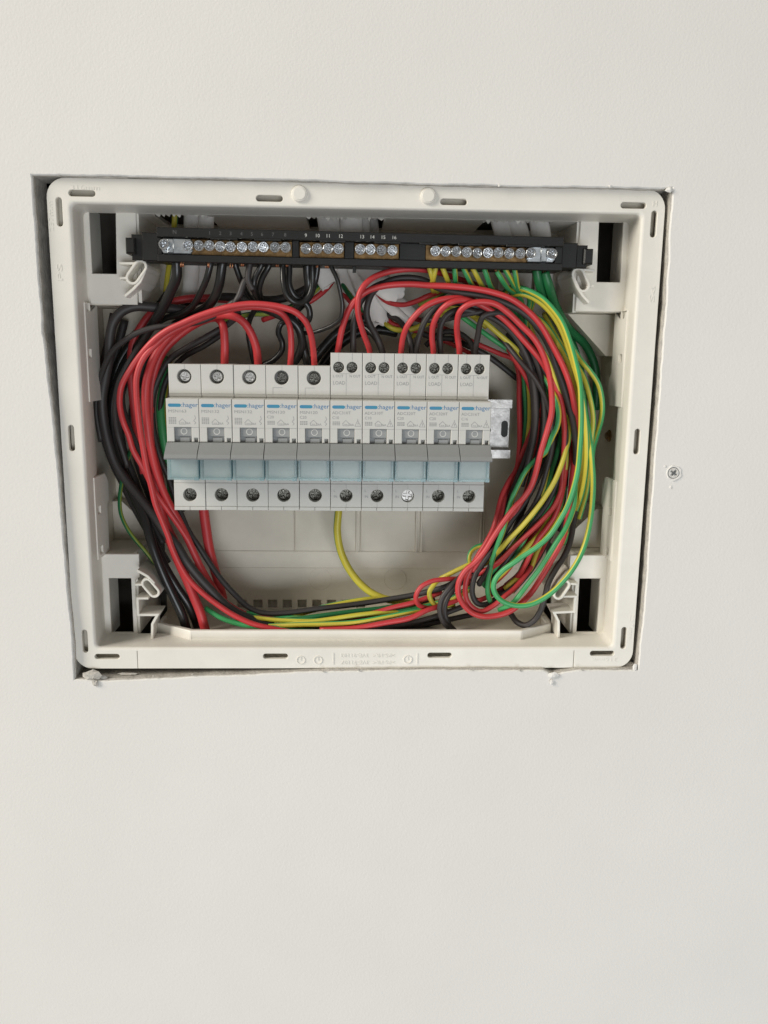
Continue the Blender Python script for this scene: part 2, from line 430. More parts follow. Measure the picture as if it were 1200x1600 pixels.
# top and bottom deep walls
def ragged(px0, px1, y0, y1, z):
    pass
yo = 24.0
cuts = [(-112.5, -83), (-29.5, 13.5), (69, 107)]
mb = MB()
xs = [-122] + [c for a in cuts for c in a] + [122]
for i in range(0, len(xs), 2): mb.box(xs[i], xs[i + 1], 23.9, 77, 118.6, 120.6)
mb.box(-122, 122, 21.8, yo, 118.55, 120.5)
for a, b in cuts:                                        # torn lips of the knocked-out cable entries
    x = a
    while x < b:
        w = random.uniform(1.5, 4.5); d = random.uniform(0.3, 3.0)
        mb.add([(x, yo - .5, 118.5), (min(b, x + w), yo - .5, 118.5), (min(b, x + w * .6), yo + d, 118.2 - random.uniform(0, 1.5)), (x + w * .2, yo + d * .8, 118.6)], [(0, 1, 2, 3)])
        x += w
mb.build('top_wall', 'box', enc)
mb = MB(); mb.box(-122, 122, 28.5, 77, -120.6, -118.4); mb.build('bottom_wall', 'boxin', enc)
# torn plastic burrs standing at the top entries
for px, py, d in ((268, 318, 12), (857, 327, 8), (577, 336, 30), (597, 338, 31), (756, 342, 30)):
    x, y, z = P(px, py, d)
    q = MB(); q.add([(x - 1.4, y, z + 1.6), (x + 1.2, y + 1.5, z + 1.8), (x + 0.9, y - 1.5, z - 1.6), (x - .3, y - .3, z - 2.2)], [(0, 1, 2), (0, 2, 3), (1, 3, 2), (0, 3, 1)])
    q.build('burr', 'box', enc)
# back plate, with the row of square openings near its lower edge
BY = 70.0
PL = [(-153, -70), (-123, -70), (-123, -120), (123, -120), (123, -70), (153, -70), (153, 70), (123, 70), (123, 120), (-123, 120), (-123, 70), (-153, 70)]
sq = []
for px in (378, 403, 426, 449, 472, 495, 518, 541, 564):
    a = P(px, 943.5, BY); sq.append([(a[0] - 2.9, a[2] - 2.7), (a[0] + 2.9, a[2] - 2.7), (a[0] + 2.9, a[2] + 2.7), (a[0] - 2.9, a[2] + 2.7)])
mb = MB(); mb.plate(PL, sq, BY, BY + 2, 0.15); bp = mb.build('back_plate', 'boxin', enc)
q = MB(); q.box(-95, 35, BY + 5, BY + 6, -120, -98); q.build('back_pocket', 'boxin', enc)
for px, wd_ in ((461, .8), (558, 1.4), (564, .7), (651, 1.3), (659, 1.6), (752, 1.3), (756, 0.9)):
    q = MB(); a = P(px, 800, BY); b = P(px + 1, 862, BY)
    q.box(a[0] - wd_ / 2, a[0] + wd_ / 2, BY - 1.6, BY + .2, b[2], 40, 0.3); q.build('rib', 'boxin', bp)
q = MB(); a = P(600, 862, BY); q.box(-100, 112, BY - .5, BY + .2, a[2] - .4, a[2] + .3, .15); q.build('rib', 'boxin', bp)
q = MB(); a = P(600, 888, BY); q.box(-100, 112, BY - .3, BY + .2, a[2] - .3, a[2] + .2, .1); q.build('rib', 'boxin', bp)
for px in (500, 617):
    a = P(px, 905, BY); q = MB(); q.ring(a[0], a[2], 7.1, 7.4, BY - .2, BY + .2); q.build('knockout_ring', 'boxin', bp)
# four corner plates with their openings, and the walls that close them off from the inside
def corner(hole_r, outline, post_x, sx, sz):
    q = MB(); q.plate(outline, [hole_r], 22, 24, 0.25); cp = q.build('corner_plate', 'box', enc)
    q = MB(); a, b = sorted((post_x, post_x - sx * 1.8)); z0, z1 = sorted((sz * 70, sz * 119)); q.box(a, b, 24, 77, z0, z1); q.build('post', 'box', enc)
    a, b = sorted((post_x, sx * 152)); z0, z1 = sorted((sz * 70.2, sz * 72)); q = MB(); q.box(a, b, 24, 77, z0, z1); q.build('shelf', 'boxin', enc)
    a, b = sorted((sx * 146.2, sx * 147.8)); z0, z1 = sorted((sz * 72, sz * 121)); q = MB(); q.box(a, b, 24.1, 44, z0, z1); q.build('pocket_wall', 'box', enc)
def hr(l, r, t, b, d=22):
    a, c = P(l[0], l[1], d), P(r[0], r[1], d)
    return [(a[0], c[2]), (c[0], c[2]), (c[0], a[2]), (a[0], a[2])]
corner([(-145.6, 86.8), (-132.4, 86.8), (-131.4, 118.6), (-145.6, 118.6)], [(-149.4, 70.6), (-121.8, 70.6), (-120.6, 120.4), (-149.4, 120.4)], -121.5, -1, 1)
corner([(132.2, 86.6), (145.6, 86.6), (145.2, 118.6), (131.6, 118.6)], [(121.2, 70.6), (149.4, 70.6), (149.4, 120.4), (121.4, 120.4)], 121.8, 1, 1)
corner([(-145.2, -118.2), (-132.2, -118.2), (-132.2, -84.9), (-145.2, -84.9)], [(-149.4, -119), (-129.9, -119), (-129.9, -86), (-127.2, -84), (-127.2, -70.4), (-149.4, -70.4)], -130.5, -1, -1)
corner([(132.4, -118.0), (145.0, -118.0), (145.0, -84.4), (132.4, -84.4)], [(130, -119), (149.4, -119), (149.4, -70.2), (126, -70.2), (126, -84), (130, -86)], 130.6, 1, -1)
# the four catches: a slotted loop on two arms
def px2(pts, d): return [(P(a, b, d)[0], P(a, b, d)[2]) for a, b in pts]
def catch(cpx, ang, L, w, arms, tail, d, label=None):
    c = P(cpx[0], cpx[1], d)
    q = MB(); q.plate(stadium(c[0], c[2], L, w, ang), [stadium(c[0], c[2], L - 2.8, w - 2.8, ang)], d, 44, 0.3)
    q.plate(stadium(c[0], c[2], L - 2.4, w - 2.4, ang), [], d + 14, d + 15, 0)
    for a in arms: q.plate(strip2d(px2(a, d + 1), 1.3), [], d + .6, 24, 0.25)
    q.plate(strip2d(px2(tail, d + .5), 1.5), [], d + .3, 44, 0.3)
    o = q.build('catch', 'box', enc)
    return o
catch((213, 425), 53, 14.8, 7.4, [[(187, 411.5), (212, 411.5)], [(187, 435), (199, 434)]], [(226, 424), (219, 440), (209, 451), (195, 463)], 12)
catch((908, 437), 118, 14.4, 7.4, [[(929, 423), (908, 421)], [(928, 447), (917, 449)]], [(895, 432), (902, 448), (911, 462), (921, 473)], 12)
catch((235, 919), -52, 13.2, 6.6, [[(211, 913.5), (222, 913.5)], [(213, 935), (232, 935)]], [(241, 912), (231, 901), (224, 897), (214, 891.5)], 13)
catch((878, 922), 58, 13.2, 6.6, [[(903, 913), (889, 912)], [(902, 932), (880, 932)]], [(874, 915), (884, 904), (889, 899), (895, 896)], 13)
# angled webs below the lower catches
for pl in ([(214.5, 936), (215.5, 961), (246, 961), (238, 975), (237.5, 999)], [(899, 933), (897.5, 956), (866, 957.5), (873, 971), (873, 996)]):
    q = MB(); q.plate(strip2d(px2(pl, 14), 1.5), [], 14, 30, 0.25); q.build('web', 'box', enc)
# bottom trim: its own strip of flange, the tray lip behind it
q = MB(); q.plate([(tx0 + .15, -H0), (tx1 - .15, -H0), (tx1 - .15, -FI[1] + .2), (tx0 + .15, -FI[1] + .2)], [slot_h(411, 450, 1025.5), slot_h(668, 706, 1024)], 0, 2.6, 0.25)
trim = q.build('bottom_trim', 'box', enc)
q = MB(); q.prism_z(strip2d([(-117.5, 40), (-117.5, 26.5), (-96.6, 13.4), (96.6, 13.4), (116, 26), (116, 40)], 2.8), -119.8, -113.4)
ty = q.build('tray', 'box', enc)
bv = ty.modifiers.new('bevel', 'BEVEL'); bv.width = 0.0007; bv.segments = 2; bv.limit_method = 'ANGLE'
q = MB(); q.prism_x([(10.5, -119.6), (12.3, -119.6), (12.3, -117.4), (11.7, -118.8)], -96.5, 96.5); q.build('tray_cove', 'box', ty)
q = MB(); a = P(315, 978, 34); q.add(*(lambda t: (t.v, t.f))(MB().disc(0, 0, 2.6, 0, 1.2)))
q.v = [(a[0] + x, a[1] + z, -118.3 - y + 1.1) for x, y, z in q.v]; q.build('tray_screw', 'steel', ty)
# flange plugs and moulded lettering
for px, py in ((468, 303), (669, 306.5)):
    a = P(px, py, 0); q = MB(); q.disc(a[0], a[2], 4.2, -1.5, 0.4, 0.6, 28); q.disc(a[0], a[2], 3.3, -1.8, -1.4, .3, 28); q.build('plug', 'box', enc)
def moulded(txt, px, py, dx, dz, y, h, w, ang):
    q = MB(); a = P(px, py, 0); put_text(q, txt, a[0] + dx, a[2] + dz, y, h, w, ang, ex=0.035); q.build('moulded_lettering', 'box', enc)
for a in (('316mm', 109, 294, 0, -.6, -0.05, 2.3, 15, 0), ('237mm', 81, 362, 1, 0, -0.05, 2.3, 15, 90), ('316mm', 965, 1029, 0, .6, -0.05, 2.3, 15, 180),
          ('237mm', 987, 960, -1, 0, -0.05, 2.3, 15, 270), ('H', 1022, 322, -1, 0, -0.05, 2.6, None, 0), ('PS', 92, 440, 2, 0, -0.05, 2.6, 9, 90), ('PS', 1013, 445, 1, 0, -0.05, 2.6, 9, 270),
          ('>PS-FR<  3VE-91103', 617, 1021, 0, 0, -0.14, 2.1, 31, 180), ('>PS-FR<  3VE-91107', 617, 1032, 0, 0, -0.14, 2.1, 31, 180)): moulded(*a)
for px, py in ((470, 1031), (497, 1031), (637, 1030)):
    q = MB(); a = P(px, py, 0); q.ring(a[0], a[2], 2.1, 2.5, -0.42, 0, 20); q.box(a[0] - .2, a[0] + .2, -.4, 0, a[2] - .2, a[2] + 2.2); q.build('date_mark', 'box', enc)
for px in (521, 652):
    q = MB(); a = P(px, 1029, 0); q.box(a[0] - .15, a[0] + .15, -.35, 0, a[2] - 3.4, a[2] + 3.4); q.build('moulded_line', 'box', enc)
# brass side screws
for (px, py, d, s_) in ((150, 678, 40, -1), (953, 681, 44, 1)):
    a = P(px, py, d); q = MB()
    t = MB().disc(0, 0, 3.6, 0, 3.5, .5, 8); u = MB().disc(0, 0, 2.2, -1.2, 1, .3, 12)
    for g in (t, u): q.add([(a[0] + s_ * y - s_ * 1.5, a[1] + x, a[2] + z) for x, y, z in g.v], g.f)
    q.build('side_screw', 'brass', enc)

# ================================================================ rail and breakers
RX, RY, RZ = -15.5, -2.0, -1.05
YAW, ROLL = R_(0.55), R_(-0.11)
rail = thing('mounting_rail', 'galvanised steel top-hat rail behind the breakers, bare end at right', 'rail', (RX, RY + 44, RZ), rot=(0, 0, YAW))
def loc(q): return q
q = MB()
pr = [(0, 17.5), (0, 13.6), (6.5, 13.0), (6.5, -13.0), (0, -13.6), (0, -17.5), (-1.1, -17.5), (-1.1, -12.5), (5.4, -11.9), (5.4, 11.9), (-1.1, 12.5), (-1.1, 17.5)]
# top-hat section opens to the front: lips forward, web behind
q.prism_x([(p[0], p[1] + 3.4) for p in pr], -93, 107); q.build('rail_bar', 'steel', rail, org=(0, 0, 0))
q = MB(); q.disc(94.0, 2.2, 2.0, 5.2, 5.6, .05); q.build('rail_hole_shade', 'hole', rail, org=(0, 0, 0))  # dark disc on the uncut web, painted shade of a round hole
q = MB(); q.plate(stadium(104.2, 3.0, 10, 4.0, 90), [], 5.15, 5.6, .05); q.build('rail_slot_shade', 'hole', rail, org=(0, 0, 0))  # likewise a dark plate for the slot's shade, web not pierced
for x in (-90, 101):
    q = MB(); q.box(x - 6, x + 6, 6.6, 28, -9, 15, .4); q.build('rail_support', 'boxin', rail, org=(0, 0, 0))

def cross_screw(q, cx, cz, r, y, n=18):
    w, l = r * 0.2, r * 0.72
    plus = [(cx + a, cz + b) for a, b in ((w, w), (l, w), (l, -w), (w, -w), (w, -l), (-w, -l), (-w, -w), (-l, -w), (-l, w), (-w, w), (-w, l), (w, l))]
    q.plate(circle(cx, cz, r, n), [plus], y, y + 1.6, 0.25); q.disc(cx, cz, r * .9, y + 1.0, y + 1.9, 0, n)
HW = 8.62
def screw_part(par, cx, cz, r, y, rot, mat='screw'):
    q = MB(); cross_screw(q, 0, 0, r, 0)
    o = q.build('terminal_screw', mat, par, org=(0, 0, 0)); o.location = Vector((cx, y, cz)) * S; o.rotation_euler = (0, rot, 0)
    return o
def breaker_proto(kind):
    t = thing('circuit_breaker', '', 'circuit breaker')
    O = (0, 0, 0); adc = kind == 'adc'; ztop = 47.2 if adc else 40.0
    q = MB()
    pr = [(42, ztop), (17.0, ztop), (17.0, 22.2), (3, 22.0), (3, -1.4), (2.2, -1.5), (2.2, -21.2), (22.5, -21.4), (22.5, -40.9), (42, -40.9)]
    q.prism_x(pr, -HW, HW); q.build('body', 'grey', t, org=O)
    # upper terminal cover
    sx = [(-4.2, 39.4), (3.1, 39.4)] if adc else [(-0.2, 33.4)]
    hrr = 2.95 if adc else 3.85
    q = MB(); q.plate([(-HW, 24.2), (HW, 24.2), (HW, ztop), (-HW, ztop)], [circle(x, z, hrr, 24) for x, z in sx], 9.5, 17.1, 0.25)
    q.prism_x([(9.75, 24.3), (17.1, 24.3), (17.1, 21.9), (11.4, 21.9), (10.2, 22.9)], -HW, HW)
    q.build('terminal_cover', 'grey', t, org=O)
    for x, z in sx:
        screw_part(t, x, z, hrr - .12, 12.3 if adc else 13.6, 0)
    # face with its toggle window and the little notch at lower right
    q = MB()
    win = [(-4.6, -1.15), (4.5, -1.15), (4.5, 6.7), (-4.6, 6.7)]
    face = [(-HW, 22), (-HW, -1.2), (-4.6, -1.2), (-4.6, 6.7), (4.5, 6.7), (4.5, -1.2), (5.9, -1.2), (5.9, 1.0), (7.9, 1.0), (7.9, -1.2), (HW, -1.2), (HW, 22)]
    q.plate(face, [], 0, 3.1, 0.28); q.build('face', 'grey', t, org=O)
    q = MB(); q.box(4.6, HW - .25, -0.06, 0.05, 6.55, 6.75); q.box(-HW + .3, -4.8, -0.03, .05, 6.6, 6.7); q.build('face_seam', 'print', t, org=O)
    q = MB(); q.box(-4.5, 4.4, 1.2, 3, 1.9, 6.6, .15); q.box(-4.5, 4.4, 2.2, 3, -1.2, 2.0); q.box(-1.9, 3.2, 1.3, 2.4, -1.2, 1.2, .15)
    wn = q.build('toggle_window', 'mid', t, org=O)
    q = MB(); q.ring(0.3, 4.5, 1.35, 1.8, 1.12, 1.3, 24, .02); q.build('off_mark', 'whiteprint', wn, org=O)
    q = MB(); q.prism_x([(2.5, -1.3), (-1.5, -1.3), (-9.0, -6.9), (-10.2, -8.7), (-9.9, -9.4), (-8.6, -9.5), (2.5, -9.5)], -HW + .12, HW - .12)
    o = q.build('toggle', 'mid', t, org=O); bv = o.modifiers.new('bevel', 'BEVEL'); bv.width = 0.0004; bv.segments = 2; bv.limit_method = 'ANGLE'
    # white card behind a clear flap
    q = MB(); q.box(-7.0, 7.0, 0.4, 2.1, -20.4, -9.8, .1); q.build('label_card', 'grey', t, org=O)
    q = MB()
    q.box(-8.3, 8.3, -4.2, -3.4, -21.2, -9.7, .2); fp = q.build('label_flap', 'clear', t, org=O)
    q = MB(); q.box(-8.3, -7.4, -3.3, 2, -21.2, -9.7, .1); q.box(7.4, 8.3, -3.3, 2, -21.2, -9.7, .1); q.box(-7.3, 7.3, -3.3, 2, -21.2, -20.3, .1); q.box(6.0, 8.4, -4.5, -3.3, -21.4, -19.6, .15)
    q.build('flap_rim', 'clearrim', fp, org=O)
    # lower terminal cover
    q = MB(); q.plate([(-HW, -38.9), (HW, -38.9), (HW, -25.6), (-HW, -25.6)], [circle(0.1, -32.3, 3.75 if not adc else 3.6, 24)], 13.6, 22.6, 0.2)
    q.box(-HW, HW, 14.0, 22.6, -25.55, -21.5, .15); q.box(-HW, -.1, 13.3, 22.6, -41.0, -39.0, .15); q.box(.1, HW, 13.3, 22.6, -41.0, -39.0, .15)
    q.build('terminal_cover', 'grey', t, org=O)
    screw_part(t, 0.1, -32.3, 3.5, 19.2, 0.4)
    return t
def markings(t, model, rating, adc):
    O = (0, 0, 0); y = -0.05
    q = MB(); put_text(q, model, -7.6, 14.6, y, 1.55, 9.6 if not adc else 10.0)
    if rating: put_text(q, rating, -7.6, 12.0, y, 1.5)
    yy = 9.2 if rating else 10.6
    for r in range(3 if rating else 5):                     # block of tiny approval print
        for c in range(4): q.box(-7.4 + c * 1.05, -7.4 + c * 1.05 + .8, y, y + .03, yy + 1.0 - r * .75, yy + 1.45 - r * .75)
    for a, b in (((-1.8, 8.4), (-1.8, 9.7)), ((-2.1, 9.5), (-.2, 11.3)), ((-.2, 11.3), (1.7, 9.5)), ((1.4, 9.7), (1.4, 8.4)), ((-1.8, 8.4), (1.4, 8.4))):
        L = strip2d([a, b], .22); q.add([(x, y, z) for x, z in L], [(0, 1, 2, 3)])
    put_text(q, '3kA', 1.5, 8.4, y, 1.2, 2.6); put_text(q, 'xx', -1.2, 8.8, y, .8, 2.0)
    qt = MB(); ql = MB()
    if adc:
        for a, b in (((4.6, 8.2), (6.2, 11.3)), ((6.2, 11.3), (7.8, 8.2)), ((4.6, 8.2), (7.8, 8.2)), ((6.2, 11.3), (6.2, 12.2))):
            q.add([(x, y, z) for x, z in strip2d([a, b], .2)], [(0, 1, 2, 3)])
        put_text(q, 'T', 5.8, 8.7, y, 1.3)
        u = 9.44
        put_text(qt, 'L OUT', -7.5, 34.0, u, 1.45, 5.8); put_text(qt, 'N OUT', 1.6, 34.0, u, 1.45, 6.0); put_text(qt, 'LOAD', -7.5, 30.1, u, 1.9, 6.8)
        for a in ((-4.2, 3.1, 35.9, 36.05), (-0.2, -0.06, 24.5, 35.9), (-4.27, -4.13, 42.6, 47), (3.03, 3.17, 42.6, 47)): qt.box(a[0], a[1], u, u + .03, a[2], a[3])
        u = 13.95; put_text(ql, 'LINE', -7.6, -24.2, u, 1.5, 5.4)
        u = 13.54; put_text(ql, 'L', -7.0, -30.0, u, 1.4); put_text(ql, 'IN', -7.0, -33.4, u, 1.4)
        ql.box(.03, .17, u, u + .03, -28.4, -25.7); ql.box(.03, .17, u, u + .03, -38.8, -36.2)
    else:
        for a, b in (((6.4, 13.2), (6.9, 11.6)), ((6.9, 11.6), (5.8, 10.2)), ((5.8, 10.2), (7.0, 9.3)), ((7.0, 9.3), (6.2, 8.4))):
            q.add([(x, y, z) for x, z in strip2d([a, b], .24)], [(0, 1, 2, 3)])
        u = 9.44; qt.box(-.08, .06, u, u + .03, 37.4, 39.8)
        if rating:
            qt.box(-5.1, .2, u, u + .03, 27.9, 28.1); qt.box(-5.1, -4.9, u, u + .03, 24.5, 27.9)
    qt.build('terminal_print', 'print', t, org=O)
    if adc: ql.build('line_print', 'print', t, org=O)
    q.build('printed_marking', 'print', t, org=O)
    q = MB(); put_text(q, ':hager', -0.6, 17.6, y, 2.35, 8.9); q.build('logo_lettering', 'blue', t, org=O)
    q = MB(); q.plate(stadium(-4.1, 18.45, 7.0, 1.75, 0, 4), [], y, y + .04, 0); q.build('logo_bar', 'teal', t, org=O)
def copy_tree(o, parent=None):
    c = o.copy(); col.objects.link(c); c.parent = parent
    for ch in list(o.children): copy_tree(ch, c)
    return c
protos = {'msn': breaker_proto('msn'), 'adc': breaker_proto('adc')}
used = set()
BR = [('msn', 'MSN163', None, 'leftmost circuit breaker of the row, single terminal screw on top'),
      ('msn', 'MSN132', None, 'second circuit breaker from the left, one red wire entering its top'),
      ('msn', 'MSN132', None, 'third circuit breaker from the left, thick red wire curving into its top'),
      ('msn', 'MSN120', 'C20', 'fourth circuit breaker from the left, short printed bracket under its top screw'),
      ('msn', 'MSN120', 'C20', 'fifth circuit breaker from the left, last of the low single-screw ones'),
      ('adc', 'ADC310T', 'C10', 'leftmost of the five tall twin-screw breakers, in the middle of the row'),
      ('adc', 'ADC310T', 'C10', 'second tall twin-screw breaker, seventh in the row from the left'),
      ('adc', 'ADC320T', 'C20', 'middle one of the five tall twin-screw breakers, shiny lower screw'),
      ('adc', 'ADC320T', 'C20', 'fourth tall twin-screw breaker, next to last in the row'),
      ('adc', 'ADC316T', 'C16', 'rightmost tall twin-screw breaker beside the bare rail end')]
# copies first, so the prototypes stay clean of lettering
order = []
for i, (k, mdl, rt, lab) in enumerate(BR):
    order.append(copy_tree(protos[k]))
for k in protos.values():
    for ch in list(k.children):
        for g in list(ch.children): bpy.data.objects.remove(g)
        bpy.data.objects.remove(ch)
    bpy.data.objects.remove(k)
for i, (k, mdl, rt, lab) in enumerate(BR):
    t = order[i]; t.name = 'circuit_breaker'
    lx = -87.5 + 8.75 + 17.5 * i
    t.location = Vector((RX + lx * math.cos(YAW), RY + lx * math.sin(YAW), RZ + lx * math.sin(ROLL))) * S
    t.rotation_euler = (R_(random.uniform(-.25, .25)), 0, YAW + R_(random.uniform(-.2, .2)))
    tag(t, lab, 'circuit breaker', 'breakers side by side on the rail')
    for ch in t.children:
        if ch.name.startswith('terminal_screw'):
            ch.rotation_euler = (0, random.uniform(0, 3), 0); ch.location.y += random.uniform(-.6, .8) * S
            if i == 7 and ch.location.z < 0: ch.location.y -= 3.0 * S; ch.data = ch.data.copy(); ch.data.materials[0] = M['steel']
    if k == 'msn':
        for ch in t.children:
            if ch.name.startswith('terminal_screw') and ch.location.z > 0:
                ch.location.y -= 1.2 * S; ch.data = ch.data.copy(); ch.data.materials[0] = M['steel' if i < 3 else 'screw']; ch.scale = (.72, 1, .72); ch.rotation_euler[0] = R_(random.uniform(-7, 7))
    markings(t, mdl, rt, k == 'adc')

# ================================================================ terminal bar across the top
A, Bp = P(258, 383, 5), P(861, 397.5, 5)
bt = math.atan2(Bp[2] - A[2], Bp[0] - A[0])
bar = thing('terminal_bar', 'long black neutral and earth terminal bar across the top of the box', 'terminal bar', ((A[0] + Bp[0]) / 2, 5, (A[2] + Bp[2]) / 2), rot=(0, -bt, 0))
bc = ORG[bar]
def bx(px):
    t = (px - 258) / (861 - 258); p = P(px, 383 + 14.5 * t, 5); return (p[0] - bc[0]) / math.cos(bt)
O = (0, 0, 0)
q = MB(); q.box(bx(246), bx(879), 6.2, 19, -8.2, 8.6, .4); q.build('bar_body', 'black', bar, org=O)
q = MB(); x = bx(246)
q.box(bx(246), bx(879), -1.5, 6.3, 3.9, 8.8, .35)
for a, b in ((330, 372), (398, 440), (500, 540), (585, 626), (655, 683), (715, 752), (790, 850)): q.box(bx(a), bx(b), -1.9, 6.3, 3.2, 4.4, .2)
q.build('number_strip', 'black', bar, org=O)
q = MB(); q.box(bx(246), bx(879), -0.8, 6.3, -8.4, -4.6, .35); q.build('lower_strip', 'black', bar, org=O)
for a, b in ((456.5, 467), (538.5, 553), (624.5, 665), (246, 252), (868, 879)):
    q = MB(); q.box(bx(a), bx(b), .5, 6.3, -4.7, 3.9, .2); q.build('divider', 'black', bar, org=O)
for a, b in ((290, 456), (467.5, 538), (553.5, 624), (665.5, 830)):
    q = MB(); q.box(bx(a), bx(b), 2.5, 6.3, -4.4, 3.6, .2); q.build('brass_block', 'brass', bar, org=O)
for a, b, c in ((252, 301, 268), (823, 868, 851)):
    q = MB(); x0, x1 = bx(a), bx(b)
    L = [(x0 + 1, -4.2), (x1 - 1.2, -4.2), (x1, -2.5), (x1, 2.2), (x1 - 1.2, 3.6), (x0 + 1, 3.6), (x0, 2.2), (x0, -2.5)]
    q.plate(L, [], 0.2, 1.6, .4); xm = bx(c); q.box(xm - 2.2, xm + 1.2, -.5, .4, -4, 3.4, .5); q.build('link_plate', 'plate', bar, org=O)
sp = [258, 295, 311.5, 328, 345, 361, 379, 396, 412, 430, 447, 478.5, 496, 513, 529, 563, 579, 596, 613, 680, 696, 712.5, 729, 745.5, 762, 778, 795, 812, 828, 861]
sm = None
for px in sp:
    if sm is None:
        g = MB(); g.ring(0, 0, 1.95, 2.75, -.5, 1.6, 18, .2); cross_screw(g, 0, 0, 2.1, .55, 16); sm = g.build('screw', 'zinc', bar, org=O); o = sm
    else:
        o = sm.copy(); col.objects.link(o); o.parent = bar
    o.location = Vector((bx(px), -1.6 + random.uniform(-.5, .5) - (1.2 if px in (258, 295, 828, 861) else 0), random.uniform(-.25, .25) - .1)) * S
    o.rotation_euler = (R_(random.uniform(-6, 6)), random.uniform(0, 3), R_(random.uniform(-6, 6)))
q = MB(); q2 = MB()
for i, px in enumerate([345, 361, 378, 394, 410, 427, 446, 478, 496, 512, 532, 565, 581, 598, 615]):
    put_text(q2 if i < 7 else q, str(i + 2), bx(px), 5.6, -1.58, 1.75, center=True)
put_text(q2, 'N', bx(274), 5.6, -1.58, 1.9, center=True); put_text(q2, '1', bx(328), 5.6, -1.58, 1.75, center=True)
q.build('numbers', 'whiteprint', bar, org=O); q2.build('numbers', 'dimprint', bar, org=O)
for s_ in (-1, 1):
    x0 = bx(246) if s_ < 0 else bx(879)
    q = MB(); a, b = sorted((x0, x0 + s_ * 8.5)); q.box(a, b, 2, 17, -8 if s_ < 0 else -6.8, 6.4, .5); q.build('end_block', 'black', bar, org=O)
    q = MB(); a, b = sorted((x0 + s_ * 7, x0 + s_ * 14.5)); q.box(a, b, 4, 19, -7.4 if s_ < 0 else -6.4, 5.6, .6)
    a, b = sorted((x0 + s_ * 12, x0 + s_ * 17)); q.box(a, b, 1.5, 16.5, -4.5, 3.6, .8); q.build('end_clip', 'black', bar, org=O)
q = MB(); a = bx(554); q.box(a - .9, a + .9, 1, 5, -11.4, -8.3, .2); q.build('key', 'black', bar, org=O)

# ================================================================ wires
def wire(kind, r, label, pts, phase=0.0, tips=(), group=None, sub=8):
    """pts: (photo x, photo y, depth mm)"""
    if r < 2.25: r *= 0.80
    c = spline([P(*p) for p in pts], sub)
    base = c[0]
    if not isinstance(phase, tuple): phase = (phase, phase + random.uniform(-.3, .3))
    q = MB(); q.tube(c, r, 12, phase)
    o = q.build('wire', kind, None, org=base)
    tag(o, label, 'wire', group)
    for e in tips:                                     # bare copper at an end
        p = c[0] if e == 0 else c[-1]; d = (c[0] - c[2] if e == 0 else c[-1] - c[-3]).normalized()
        g = MB()
        for k in range(5):
            a = 2 * math.pi * k / 5; w = Vector((math.cos(a), math.sin(a), 0)) * r * .38
            g.tube([p + w - d * 1.0, p + w * 1.1 + d * 2.2, p + w * .8 + d * 4.6], .36, 6)
        g.build('copper_strands', 'copper', o, org=base)
    return o
def glint(w, px, py):
    p = Vector(P(px, py, 9)); g = MB()
    for k in range(4):
        o = Vector((random.uniform(-.8, .8), random.uniform(-.8, .3), 0)); g.tube([p + o + Vector((0, 0, 2)), p + o * 1.3 - Vector((0, .3, .6)), p + o * 1.1 - Vector((0, 0, 2.0))], .3, 6)
    g.build('copper_strands', 'copper', w, org=ORG[w])
G_R = 'wires looping down the right side'; G_L = 'wires gathered down the left side'; G_B = 'wires lying along the bottom'; G_T = 'wires hanging from the terminal bar'; G_C = 'tangled wires between bar and breakers'
rd, bk, gy, gn = 'red', 'blk', 'gy', 'grn'
# ---- right side, red
wire(rd, 2.1, 'red wire from the rightmost breaker, big loop turning back at lower right', [(718, 560, 22), (718, 548, 20), (715, 527, 17), (714, 507, 13), (718, 488, 10), (730, 477, 8), (750, 472, 7), (773, 475, 7), (793, 488, 7), (813, 507, 8), (833, 527, 8), (847, 550, 9), (857, 580, 9), (862, 615, 9), (862, 645, 9), (855, 673, 10), (847, 700, 10), (832, 755, 11), (819, 777, 12), (804, 793, 12), (788, 814, 12), (771, 839, 12), (758, 860, 12), (743, 878, 12), (727, 892, 12), (717, 910, 12), (716, 927, 12), (723, 943, 13), (737, 957, 14), (753, 963, 14), (775, 962, 15), (797, 955, 15), (825, 932, 16), (843, 907, 17), (863, 873, 18), (880, 840, 19), (888, 800, 20), (894, 745, 22), (897, 712, 26), (893, 680, 34)], group=G_R)
wire(rd, 2.1, 'outermost red wire arching over the right bundle from the first twin-screw breaker', [(527, 558, 22), (528, 548, 20), (537, 505, 15), (550, 476, 12), (572, 456, 12), (600, 447, 13), (640, 444, 13), (670, 446, 12), (700, 447, 10), (740, 451, 9), (770, 457, 9), (798, 467, 9), (825, 486, 10), (845, 508, 10), (863, 540, 11), (880, 573, 11), (892, 607, 12), (898, 640, 14), (900, 665, 20), (902, 700, 30), (898, 740, 38), (890, 780, 42)], group=G_R)
wire(rd, 2.0, 'red wire from the second twin-screw breaker, high arch behind the earth wires', [(579, 558, 22), (577, 546, 20), (566, 515, 14), (559, 484, 10), (562, 458, 9), (577, 438, 10), (602, 426, 12), (640, 420.5, 14), (672, 423, 18), (705, 432, 26), (740, 444, 32), (790, 462, 36), (830, 490, 38), (865, 540, 38), (882, 590, 38), (890, 640, 38), (888, 700, 38), (875, 760, 36), (850, 820, 34), (812, 895, 32), (790, 915, 34)], group=G_R)
